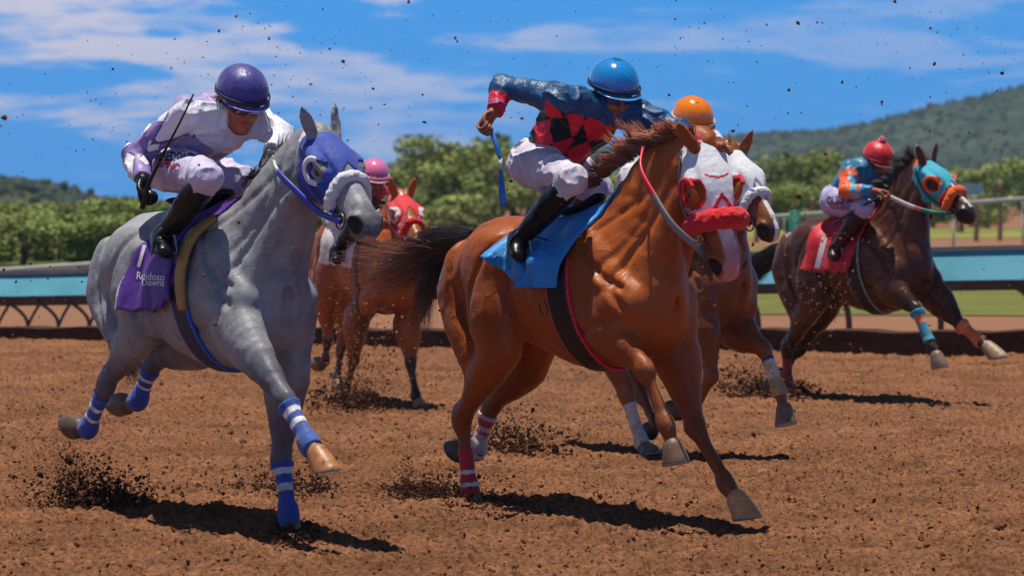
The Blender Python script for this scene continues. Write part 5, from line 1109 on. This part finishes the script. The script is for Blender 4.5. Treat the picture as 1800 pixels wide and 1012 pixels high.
def dirt_mat():
    m = bpy.data.materials.new('track_dirt'); m.use_nodes = True; nt = m.node_tree; L = nt.links.new; b = nt.nodes['Principled BSDF']; b.inputs['Roughness'].default_value = .95; b.inputs['Specular IOR Level'].default_value = .15
    tc = N(nt, 'ShaderNodeTexCoord'); n = N(nt, 'ShaderNodeTexNoise', Scale=1.3, Detail=8., Roughness=.65); L(tc.outputs['Object'], n.inputs['Vector'])
    n2 = N(nt, 'ShaderNodeTexNoise', Scale=34., Detail=5., Roughness=.7); L(tc.outputs['Object'], n2.inputs['Vector'])
    r = N(nt, 'ShaderNodeValToRGB'); r.color_ramp.elements[0].position = .32; r.color_ramp.elements[0].color = (*s2l((124, 83, 58)), 1); r.color_ramp.elements[1].position = .68; r.color_ramp.elements[1].color = (*s2l((167, 115, 82)), 1); L(n.outputs[0], r.inputs[0])
    r2 = N(nt, 'ShaderNodeMapRange'); r2.inputs['From Min'].default_value = .34; r2.inputs['From Max'].default_value = .62; r2.inputs['To Min'].default_value = .30; r2.inputs['To Max'].default_value = 1.12; L(n2.outputs[0], r2.inputs[0])
    v = N(nt, 'ShaderNodeVectorMath', operation='SCALE'); L(r.outputs[0], v.inputs[0]); L(r2.outputs[0], v.inputs['Scale']); L(v.outputs[0], b.inputs['Base Color'])
    n3 = N(nt, 'ShaderNodeTexNoise', Scale=70., Detail=6., Roughness=.75); L(tc.outputs['Object'], n3.inputs['Vector'])
    bp = N(nt, 'ShaderNodeBump', Strength=.9, Distance=.02); L(n3.outputs[0], bp.inputs['Height']); L(bp.outputs[0], b.inputs['Normal']); return m
DIRT = dirt_mat()
X, Yb = np.meshgrid(xs, ys); Y = Yb
tr = sheet('track', X, Y, gz(X, Y), DIRT); tag(tr, kind='structure')
def flat(name, poly, z, m, seg=1):
    V = [(x, y, z) for x, y in poly]; o = mesh_obj(name, V, [tuple(range(len(V)))], m, smooth=False); tag(o, kind='structure'); return o
DIRT2 = mat('infield_dirt', (134, 96, 74), .95, noise=(.6, .15), bump=(6, .5, .05), spec=.1)
GRASS = mat('grass', (104, 106, 54), .95, noise=(.5, .22), bump=(9, .8, .08), spec=.1)
GRASS2 = mat('dry_grass', (128, 128, 66), .95, noise=(.2, .22), bump=(5, .8, .08), spec=.1)
flat('plain', [(-4500, 60), (4500, 60), (4500, 9000), (-4500, 9000)], -.012, DIRT2)
flat('infield_dirt', [(-60, 36.2+12), (-9, 38.2), (9, 33.2), (60, 20), (60, 60), (-60, 60)], .035, DIRT2)
flat('infield_grass', [(-.5, 42.5), (3, 42.0), (9, 41.2), (30, 38.5), (60, 36), (70, 104), (20, 102), (2, 100), (-2, 60)], .05, GRASS)
flat('grass_verge', [(5, 128), (14, 124), (24, 132), (50, 150), (120, 190), (160, 300), (50, 196), (24, 168), (12, 160), (5, 158)], .01, GRASS2)
flat('bush_ground', [(-60, 62), (-4, 62), (-6, 200), (-90, 240)], .012, mat('scrub_ground', (84, 92, 48), .95, noise=(.8, .3), bump=(5, .8, .1), spec=.1))

# ------------------------------------------------------------------ dark strip and rails
def box_line(name, pts, h0, h1, w, m, parent=None, z0=None, smooth=False, lean=0.):
    """box swept along pts: bottoms z0[i], heights h, thickness w"""
    p = np.asarray(pts, float); T = np.gradient(p[:, :2], axis=0); T /= np.linalg.norm(T, axis=1, keepdims=True); Nn = np.stack([-T[:, 1], T[:, 0]], 1)
    V = []
    for i in range(len(p)):
        a = p[i, :2]; b = a+Nn[i]*w; zb, zt = h0[i], h1[i]; q = Nn[i]*lean; V += [(*a, zb), (*b, zb), (*(b+q), zt), (*(a+q), zt)]
    Q = []
    for i in range(len(p)-1):
        for j in range(4): Q.append((i*4+j, i*4+4+j, i*4+4+(j+1) % 4, i*4+(j+1) % 4))
    Q += [(0, 1, 2, 3), tuple(len(p)*4-4+j for j in (3, 2, 1, 0))]
    return mesh_obj(name, V, Q, m, parent, smooth=False)
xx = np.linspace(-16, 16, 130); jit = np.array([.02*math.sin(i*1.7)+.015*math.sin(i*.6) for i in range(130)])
strip_h = np.interp(xx, [-6, 5.5], [.13, .25])
dark_strip = box_line('dark_strip', np.stack([xx, RAIL(xx)+jit, xx*0], 1), xx*0-.05, strip_h+jit*.6, .55, mat('strip_brown', (74, 52, 42), .95, noise=(9, .3), bump=(22, 1., .05), spec=.1)); tag(dark_strip, kind='structure')  # low raised box, dark brown all along, below the near rail
RL = lambda x: 36.6-.22*x
TEAL = mat('teal_panel', (66, 150, 174), .45, noise=(1.1, .16), bump=(3, .3, .02), spec=.4); CAP = mat('rail_cap', (146, 146, 138), .5, noise=(2, .15), bump=(8, .2, .01)); RUST = mat('rust_steel', (74, 56, 48), .7, noise=(5, .25), bump=(30, .3, .004)); 
rl = empty('running_rail', (0, 36.6, 0)); tag(rl, 'long pale teal running rail with dark braced posts along the inside of the track', 'rail')
def loc(p): return [(a, b-36.6, c) for a, b, c in p]
xr = np.linspace(-14, 14, 40); top = np.interp(xr, [-6.2, 6.0], [.70, 1.06]); th = np.interp(xr, [-6.2, 6.0], [.29, .37])
box_line('panel', loc(np.stack([xr, RL(xr), xr*0], 1)), top-th, top-.035, .06, TEAL, rl, lean=.20)
box_line('cap', loc(np.stack([xr, RL(xr)+.17, xr*0], 1)), top-.034, top+.02, .14, CAP, rl)
box_line('beam', loc(np.stack([xr, RL(xr)+.03, xr*0], 1)), top-th-.12, top-th-.003, .08, RUST, rl)
def post(pts, r=.035): return strap('post', loc(pts), r*2, r*2, RUST, rl, side=(1, 0, 0), n=4)
for px in list(range(-430, 640, 57)):
    x = (px-900)/5500*37.; t_ = float(np.interp(x, [-6.2, 6.0], [.70, 1.06])); th_ = float(np.interp(x, [-6.2, 6.0], [.29, .37])); y = RL(x)+.08; zt = t_-th_-.06
    post([(x-.30, y, zt), (x-.14, y, zt-.09), (x-.02, y, zt-.22), (x, y, .0)], .020); post([(x+.17, y, zt), (x+.07, y, zt-.16), (x+.0, y+.02, .06)], .018)
for px in list(range(700, 2700, 156)):
    x = (px-890)/5500*36.; t_ = float(np.interp(x, [-6.2, 6.0], [.70, 1.06])); y = RL(x)+.09; zt = t_-.45
    post([(x-.30, y, zt), (x-.16, y, zt-.03), (x-.04, y, zt-.16), (x, y, zt-.36), (x, y, -.0)], .034)
orl = empty('outer_rail', (0, 62, 0)); tag(orl, 'thin white rail on posts rising to the right in front of the trees', 'rail')
pp = [atY(530-900, 440+60, 58), atY(530, 440, 60), atY(770, 424, 61), atY(1380, 380, 62), atY(1800, 350, 64), atY(2500, 300, 68)]
WR = mat('white_rail', (176, 176, 170), .5, noise=(2, .1), bump=None)
strap('rail_tube', [p-(0, 62, 0) for p in pp], .10, .10, WR, orl, side=(0, 0, 1), n=8)
ppr, = resamp(pp, n=8)
for i in range(2, len(ppr), 2):
    p = ppr[i]; strap('post', [(p[0], p[1]-62+.09, p[2]-.02), (p[0], p[1]-62+.09, 0)], .05, .05, WR, orl, side=(1, 0, 0), n=2)
# marker pole
q = atY(1397, 370, 55); mpole = empty('marker_pole', (q[0], q[1], 0)); tag(mpole, 'green distance marker pole with white figures beside the track', 'marker pole')
V = []; K = 16
for z in (0, q[2]-.015, q[2]):
    for i in range(K): r = .095 if z < q[2] else .08; V.append((r*math.cos(i*2*math.pi/K), r*math.sin(i*2*math.pi/K), z))
Qf = [(j*K+i, j*K+(i+1) % K, (j+1)*K+(i+1) % K, (j+1)*K+i) for j in range(2) for i in range(K)]+[tuple(range(2*K, 3*K))]
po_ = mesh_obj('pole', V, Qf, mat('green_paint', (18, 120, 84), .4, noise=(4, .1), bump=None), mpole)
WP = mat('white_paint', (225, 230, 228), .5, noise=None, bump=None)
for i, t_ in enumerate('014'): decal('lettering', t_, po_, (0, -.3, q[2]-.13-.19*i), (1, 0, 0), (0, 0, 1), (0, 1, 0), .20, WP, mpole, bold=.03)
# wooden posts and a far signboard
WOOD = mat('weathered_wood', (140, 116, 92), .8, noise=(5, .2), bump=(20, .5, .01))
for i, (px, py, D, h) in enumerate(((1535, 326, 112, 0), (1428, 345, 112, 0), (1758, 316, 120, 0), (1716, 342, 118, 0), (1330, 350, 115, 0))):
    p = atY(px, py, D); o = strap('wooden_post', [(0, 0, p[2]), (.02, 0, p[2]*.5), (0, 0, 0)], [.13, .16, .18], .16, WOOD, None, side=(1, 0, 0), n=4); o.location = (p[0], p[1], 0)
    tag(o, ['weathered wooden post behind the rider in turquoise', 'short wooden post right of the green marker pole', 'tall wooden post nearest the right edge', 'leaning wooden post right of the bay horse head', 'wooden post behind the white-hooded horse'][i], 'post', 'wooden posts in front of the trees')
p = atY(1617, 322, 150); sg = empty('signboard', (p[0]+2.3, p[1], 0)); tag(sg, 'small pale signboard far off between trees at right', 'signboard')
mesh_obj('board', [(a, b, c) for b in (-.03, .03) for a, c in ((-.7, p[2]-1.0), (.7, p[2]-1.0), (.7, p[2]), (-.7, p[2]))], [(0, 1, 2, 3), (7, 6, 5, 4), (0, 4, 5, 1), (1, 5, 6, 2), (2, 6, 7, 3), (3, 7, 4, 0)], mat('board_paint', (150, 176, 200), .5, noise=(2, .2), bump=None), sg, smooth=False)
for s in (-.5, .5): strap('leg', [(s, .06, p[2]-.2), (s, .06, 0)], .1, .1, WOOD, sg, side=(1, 0, 0), n=2)

# ------------------------------------------------------------------ trees
LEAF = mat('leaves', None, .7, noise=None, bump=None, spec=.2); BARK = mat('bark', (92, 74, 58), .9, noise=(4, .25), bump=(14, .8, .03))
def crown_mesh(seed, n=5200, base=(.075, .125, .03)):
    g = np.random.default_rng(seed); lob = []
    for i in range(20):
        a = g.uniform(0, 6.28); r = math.sqrt(g.random())*.36; z = g.uniform(.18, .86); r *= 1.25-.9*abs(z-.40); lob.append((r*math.cos(a), r*math.sin(a), z, g.uniform(.10, .22)))
    L_ = np.array(lob); w = L_[:, 3]**2; k = g.choice(len(L_), n, p=w/w.sum()); d = g.normal(size=(n, 3)); d /= np.linalg.norm(d, axis=1, keepdims=True); d[:, 2] = d[:, 2]*.85+.1
    c = L_[k, :3]+d*L_[k, 3:4]*g.uniform(.55, 1.12, (n, 1)); c[:, 2] = np.maximum(c[:, 2], .02+.05*g.random(n))
    nn = d+g.normal(0, .6, (n, 3)); nn /= np.linalg.norm(nn, axis=1, keepdims=True); u = np.cross(nn, g.normal(size=(n, 3))); u /= np.linalg.norm(u, axis=1, keepdims=True); v = np.cross(nn, u)
    s = g.uniform(.010, .024, (n, 1)); V = np.stack([c-u*s-v*s*.6, c+u*s*.4-v*s, c+u*s+v*s*.5, c-u*s*.4+v*s], 1).reshape(-1, 3); Q = np.arange(4*n).reshape(-1, 4)
    lc = g.uniform(.7, 1.35, len(L_)); cc = np.array(base)*(lc[k]*g.uniform(.7, 1.3, n))[:, None]*np.stack([g.uniform(.85, 1.3, n), np.ones(n), g.uniform(.7, 1.2, n)], 1); return V, Q, np.repeat(cc, 4, 0)
def tree_thing(var, x, y, w, h, label, cat, group, name, low=False):
    r = empty(name, (x, y, 0), PR.uniform(0, 6.28)); tag(r, label, cat, group)
    if var not in tmesh:
        V, Q, c = crown_mesh(var*7+1, 5600, ((.20, .25, .066), (.14, .195, .052), (.23, .28, .085), (.165, .22, .06))[var % 4]); o = mesh_obj('crown', V, Q, LEAF, r, col=c, smooth=False); tmesh[var] = o.data
        pts = [(0, 0, 0), (.01, .01, .22), (-.01, 0, .42), (.02, .01, .6)]; t = strap('trunk', pts, [.06, .045, .035, .015], .045, BARK, r, side=(1, 0, 0), n=4); tmesh[(var, 't')] = t.data
        bm_l = [strap('limb', [pts[1], lerp(pts[1], (a, b, c_), .5)+np.array((0, 0, .03)), (a, b, c_)], [.03, .022, .01], .022, BARK, r, side=(0, 0, 1), n=3) for a, b, c_ in ((.2, .05, .5), (-.18, .1, .48), (.05, -.2, .55))]; tmesh[(var, 'l')] = [q.data for q in bm_l]; parts = [o, t]+bm_l
    else:
        parts = []
        for nm, d in [('crown', tmesh[var]), ('trunk', tmesh[(var, 't')])]+[('limb', q) for q in tmesh[(var, 'l')]]:
            o = bpy.data.objects.new(nm, d); COL.objects.link(o); o.parent = r; parts.append(o)
    r.scale = (w, w, h)
    return r
tmesh = {}
TR = [  # px, top py, width px, distance
 (800, 228, 200, 160, 'large rounded green tree standing tallest behind the blue whip'), (905, 230, 200, 165, 'broad green tree behind the back of the jockey in diamonds'), (725, 288, 160, 150, 'green tree left of the tallest tree above the red hood'), (655, 318, 120, 150, 'green tree behind the pink helmet'),
 (590, 322, 130, 145, 'green tree behind the head of the grey horse'), (845, 280, 200, 130, 'bushy green tree in front of the tallest trees'), (760, 335, 170, 120, 'low green tree above the chestnut tail'), (930, 320, 150, 125, 'low green tree beside the white breeches'),
 (1405, 254, 135, 170, 'dark green tree right of the white hood'), (1345, 285, 110, 165, 'green tree touching the muzzle of the white-hooded horse'), (1470, 300, 120, 150, 'green tree behind the back of the rider in turquoise'), (1385, 320, 130, 135, 'low green tree behind the green marker pole'),
 (1560, 318, 130, 160, 'green tree hidden behind the red helmet'), (1640, 322, 120, 175, 'hazy green tree behind the turquoise hood'), (1735, 288, 150, 170, 'green tree right of the signboard'), (1800, 276, 120, 160, 'green tree at the right edge'), (1690, 335, 120, 150, 'low bush right of the bay horse muzzle'), (1270, 300, 130, 160, 'green tree between orange helmet and white hood'),
 (1030, 300, 160, 160, 'green tree behind the chestnut horse mane'), (1140, 305, 160, 165, 'green tree behind the chestnut horse neck'), (1880, 290, 150, 165, 'green tree just past the right edge'), (1500, 345, 100, 130, 'low bush under the rider in turquoise')]
for i, (px, ty, w, D, lb) in enumerate(TR):
    x = (px-900)/5500*D; h = 1.59+(350-ty)/5500*D; wm = w/5500*D/.82; tree_thing(i % 4, x, D, wm, h/.98, lb, 'tree', 'trees beyond the track', 'tree')
BU = [(15, 352, 150, 84, 'green bush at the left edge'), (85, 358, 130, 80, 'pale green bush second from the left edge'), (150, 352, 130, 86, 'green bush above the grey rump left side'), (215, 350, 120, 82, 'dark green bush behind the grey rump'), (275, 346, 120, 88, 'green bush under the whip hand in purple'), (335, 350, 120, 84, 'green bush behind the black boot in purple'), (40, 372, 160, 74, 'low front bush near the left edge'), (130, 378, 150, 72, 'low front bush beside the grey rump'), (235, 372, 150, 73, 'low front bush behind the grey croup'),
      (400, 348, 130, 90, 'green bush behind the grey withers'), (470, 345, 130, 92, 'green bush behind the grey neck'), (535, 348, 130, 90, 'green bush under the grey jaw'), (-60, 350, 150, 84, 'green bush just past the left edge'), (600, 348, 130, 94, 'green bush under the pink helmet'), (665, 352, 130, 92, 'green bush behind the red hood'), (-190, 346, 170, 88, 'green bush farthest past the left edge')]
for i, (px, ty, w, D, lb) in enumerate(BU):
    x = (px-900)/5500*D; h = 1.59+(350-ty)/5500*D; wm = w/5500*D/.72; tree_thing(i % 4, x, D, wm, h/.95, lb, 'bush', 'bushes behind the left rail', 'bush')

# ------------------------------------------------------------------ hills
def hill(name, sil, D, depth, colr, seed, lbl=None):
    pts = np.array(sil, float); xs_ = np.linspace(pts[0, 0], pts[-1, 0], 260); ty = np.interp(xs_, pts[:, 0], pts[:, 1]); X = (xs_-900)/5500*D; Hh = 1.59+(350-ty)/5500*D
    v = np.linspace(0, 1, 60); Xg = np.repeat(X[None], 60, 0); Yg = D-depth*(1-v[:, None])+0*Xg; prof = fade(0, 1, v)[:, None]**.9
    back = np.linspace(0, 1, 12)[1:]; Z = Hh[None]*prof; n = vn2(Xg, Yg, .012, seed)*.07+vn2(Xg, Yg, .03, seed+1)*.03+vn2(Xg, Yg, .1, seed+2)*.01
    Z = Z*(1+n*(4*prof*(1-prof)))+vn2(Xg, Yg, .15, seed+3)*.35*prof-2*(1-prof)
    Xb = np.repeat(X[None], 11, 0); Yb = D+depth*back[:, None]+0*Xb; Zb = Z[-1][None]*(1-back[:, None]**1.2)-2*back[:, None]
    o = sheet(name, np.vstack([Xg, Xb]), np.vstack([Yg, Yb]), np.vstack([Z, Zb]), colr); tag(o, kind='structure'); return np.vstack([Xg, Xb]), np.vstack([Yg, Yb]), np.vstack([Z, Zb])
def hill_mat(name, a, b, sc):
    m = mat(name, a, .95, noise=None, bump=None, spec=.05); nt = m.node_tree; L = nt.links.new; bs = nt.nodes['Principled BSDF']; tc = N(nt, 'ShaderNodeTexCoord'); n = N(nt, 'ShaderNodeTexNoise', Scale=sc, Detail=9., Roughness=.7); L(tc.outputs['Object'], n.inputs['Vector'])
    r = N(nt, 'ShaderNodeValToRGB'); r.color_ramp.elements[0].position = .45; r.color_ramp.elements[0].color = (*s2l(a), 1); r.color_ramp.elements[1].position = .60; r.color_ramp.elements[1].color = (*s2l(b), 1); L(n.outputs[0], r.inputs[0]); L(r.outputs[0], bs.inputs['Base Color']); return m
HM = hill_mat('hill_scrub', (48, 62, 50), (76, 82, 68), .02); HM2 = hill_mat('near_hill', (56, 66, 40), (112, 96, 74), .05)
g1 = hill('hill', [(1150, 262), (1225, 246), (1300, 240), (1380, 234), (1440, 232), (1500, 222), (1560, 208), (1620, 192), (1680, 179), (1740, 166), (1800, 150), (1880, 128), (2000, 100), (2300, 70)], 1100, 420, HM, 11)
g2 = hill('distant_hill', [(560, 330), (640, 296), (690, 286), (730, 280), (750, 270), (765, 272), (790, 282), (900, 276), (1000, 262), (1150, 250), (1250, 243), (1400, 240), (1700, 236)], 1450, 350, HM, 21)
g3 = hill('low_hill', [(-500, 270), (-200, 292), (0, 312), (30, 318), (60, 324), (100, 331), (130, 342), (170, 352), (240, 358), (330, 368)], 420, 160, HM2, 31)
# scattered junipers on the slopes
def scrub(name, g, n, s, seed, m):
    G = np.random.default_rng(seed); X, Y, Z = g; i = G.integers(8, 62, n); j = G.integers(0, X.shape[1]-1, n); c = np.stack([X[i, j]+G.normal(0, 1, n), Y[i, j]+G.normal(0, 3, n)*0, Z[i, j]], 1)
    V, Q, col = blobs(c, G.uniform(.5, 1.2, n)*s, G, (.045, .06, .04), .35); o = mesh_obj(name, V, Q, m, col=col); tag(o, kind='stuff'); return o
ICO = None
def blobs(c, r, G, col, jit, flat=1.0, stretch=None):
    global ICO
    if ICO is None:
        t = (1+5**.5)/2; v = np.array([(-1, t, 0), (1, t, 0), (-1, -t, 0), (1, -t, 0), (0, -1, t), (0, 1, t), (0, -1, -t), (0, 1, -t), (t, 0, -1), (t, 0, 1), (-t, 0, -1), (-t, 0, 1)], float); v /= np.linalg.norm(v[0])
        f = np.array([(0, 11, 5), (0, 5, 1), (0, 1, 7), (0, 7, 10), (0, 10, 11), (1, 5, 9), (5, 11, 4), (11, 10, 2), (10, 7, 6), (7, 1, 8), (3, 9, 4), (3, 4, 2), (3, 2, 6), (3, 6, 8), (3, 8, 9), (4, 9, 5), (2, 4, 11), (6, 2, 10), (8, 6, 7), (9, 8, 1)]); ICO = (v, f)
    v, f = ICO; n = len(c); V = v[None]*(1+jit*G.uniform(-1, 1, (n, 12, 1)))*(1+.35*G.uniform(-1, 1, (n, 1, 3)))*np.asarray(r)[:, None, None]
    a = G.uniform(0, 6.28, n); ca, sa = np.cos(a)[:, None], np.sin(a)[:, None]; V = np.stack([V[..., 0]*ca-V[..., 1]*sa, V[..., 0]*sa+V[..., 1]*ca, V[..., 2]*flat], -1)
    if stretch is not None: V = V+stretch[:, None, :]*(v[None, :, 2:3]*.5)
    V = V+c[:, None, :]; Q = f[None]+12*np.arange(n)[:, None, None]; cc = np.array(col)*G.uniform(.55, 1.5, (n, 1)); return V.reshape(-1, 3), Q.reshape(-1, 3), np.repeat(cc, 12, 0)
SCRUB = mat('juniper', None, .9, noise=None, bump=None, spec=.1)
scrub('hill_shrubs', g1, 3200, 1.0, 3, SCRUB); scrub('low_hill_shrubs', g3, 2600, .75, 4, SCRUB)

# ------------------------------------------------------------------ loose dirt
CLOD = mat('clod', None, .95, noise=(60, .3), bump=None, spec=.1)
G = np.random.default_rng(9); n = 90000; y = 9.6+(34-9.6)*G.random(n)**1.15; x = G.uniform(-1, 1, n)*(1.2+y*.21); r = np.clip(G.lognormal(-5.35, .45, n), .0025, .020)
base = s2l((112, 72, 48)); z = gz(x[None].copy(), y[None].copy())[0]+r*.25
V, Q, col = blobs(np.stack([x, y, z], 1), r, G, base, .3, .75); tag(mesh_obj('dirt_clods', V, Q, CLOD, col=col, smooth=False), kind='stuff')
dark = s2l((72, 48, 36))
def spray(name, seed, cx, cy, D, n, w, h, up=.4, dens=1.2, r0=-5.25, dcol=dark, dw=.25, tall=None):
    """kicked-up clods: cloud over the point seen at cx,cy (foot) w wide, h high in metres"""
    n = int(n*1.9); r0 -= .34; G = np.random.default_rng(seed); f = atY(cx, cy, D); f[2] = 0
    k = max(3, n//70); cl = np.stack([G.normal(0, w*.33, k), G.normal(0, dw, k), np.abs(G.normal(0, h*.40, k))*G.uniform(.3, 1, k)], 1); q = G.integers(0, k, n)
    c = f+cl[q]+G.normal(0, 1, (n, 3))*np.array([w*.13, dw*.5, h*.22])+np.stack([(cl[q, 2]*up*-.0), 0*q, 0*q], 1)
    c[:, 2] = np.abs(c[:, 2])*1.1; c[:, 0] -= up*c[:, 2]; c[:, 0] += G.laplace(0, w*.16, n); r = np.clip(G.lognormal(r0, .55, n), .002, .03)*(1.1-.5*np.clip(c[:, 2]/max(h, .01), 0, 1))
    V, Q, col = blobs(c, r, G, dcol, .4); o = mesh_obj(name, V, Q, CLOD, col=col, smooth=False); tag(o, kind='stuff'); return o
spray('dirt_spray', 1, 190, 893, 16.1, 1500, .36, .34, .5, r0=-5.15, dw=.12); spray('dirt_spray', 2, 120, 893, 16.1, 900, .16, .62, .1, r0=-5.9, dw=.08)
spray('dirt_spray', 3, 770, 885, 16.3, 1300, .30, .20, .2, dw=.10, r0=-5.25); spray('dirt_spray', 13, 712, 885, 16.3, 500, .06, .40, .05, r0=-6.1, dw=.05)
spray('dirt_spray', 4, 905, 795, 19.5, 1000, .36, .36, .1, dw=.2, r0=-5.1); spray('dirt_spray', 5, 500, 860, 17.0, 500, .40, .14, .1, r0=-5.25)
spray('dirt_spray', 6, 612, 722, 23.9, 700, .26, .24, .0, r0=-5.1); spray('dirt_spray', 7, 640, 722, 23.6, 900, .50, 1.0, .0, r0=-5.2, dcol=s2l((96, 64, 46)))
spray('dirt_spray', 8, 1330, 698, 25.2, 1100, .34, .34, .2, r0=-5.0); spray('dirt_spray', 9, 1405, 700, 25.1, 500, .22, .18, .0, r0=-4.95)
spray('dirt_spray', 10, 860, 905, 15.9, 900, .30, .07, .0, r0=-5.25); spray('dirt_spray', 11, 512, 942, 14.9, 500, .16, .05, .0, r0=-5.1); spray('dirt_spray', 14, 545, 855, 16.9, 260, .14, .12, .0, r0=-5.1)
# pale grains against the bay horse
G = np.random.default_rng(31); n = 300; c = np.stack([np.array(atY(G.normal(1440, 34), G.normal(505, 45), 24.0)) for _ in range(n)]); V, Q, col = blobs(c, np.clip(G.lognormal(-5.4, .4, n), .002, .012), G, s2l((158, 114, 82)), .3)
tag(mesh_obj('flying_grit', V, Q, CLOD, col=col, smooth=False), kind='stuff')
G = np.random.default_rng(33); n = 500; c = np.stack([np.array(atY(G.normal(640, 38), G.normal(600, 60), 23.2)) for _ in range(n)]); V, Q, col = blobs(c, np.clip(G.lognormal(-5.5, .4, n), .002, .012), G, s2l((180, 130, 92)), .3)
tag(mesh_obj('flying_grit', V, Q, CLOD, col=col, smooth=False), kind='stuff')
# specks thrown high through the air
G = np.random.default_rng(17); n = 2700; D = G.uniform(12.5, 26, n); k = 80; gx = G.uniform(-80, 1880, k); gy = G.uniform(-40, 620, k); q = G.integers(0, k, n); lone = G.random(n) < .45
px = np.where(lone, G.uniform(-100, 1900, n), gx[q]+G.normal(0, 70, n)); py = np.where(lone, G.uniform(-40, 900, n), gy[q]+G.normal(0, 55, n))
c = np.stack([atY(a, b, d) for a, b, d in zip(px, py, D)]); ok = c[:, 2] > .02; c = c[ok]; n = len(c)
V, Q, col = blobs(c, np.clip(G.lognormal(-6.05, .62, n), .0010, .013), G, s2l((104, 68, 50)), .4); tag(mesh_obj('flying_dirt', V, Q, CLOD, col=col, smooth=False), kind='stuff')
# ------------------------------------------------------------------ air
hv = [(x, y, z) for z in (-4., 260.) for x, y in ((-1500, -60), (1500, -60), (1500, 1850), (-1500, 1850))]
hz = mesh_obj('haze', hv, [(3, 2, 1, 0), (4, 5, 6, 7), (0, 1, 5, 4), (1, 2, 6, 5), (2, 3, 7, 6), (3, 0, 4, 7)], bpy.data.materials.new('haze'), smooth=False); tag(hz, kind='stuff')
hm = hz.data.materials[0]; hm.use_nodes = True; nt = hm.node_tree; nt.nodes.clear(); pv = N(nt, 'ShaderNodeVolumePrincipled'); pv.inputs['Color'].default_value = (.50, .74, 1, 1); pv.inputs['Density'].default_value = .00020; pv.inputs['Anisotropy'].default_value = .2
ho = N(nt, 'ShaderNodeOutputMaterial'); nt.links.new(pv.outputs[0], ho.inputs['Volume'])
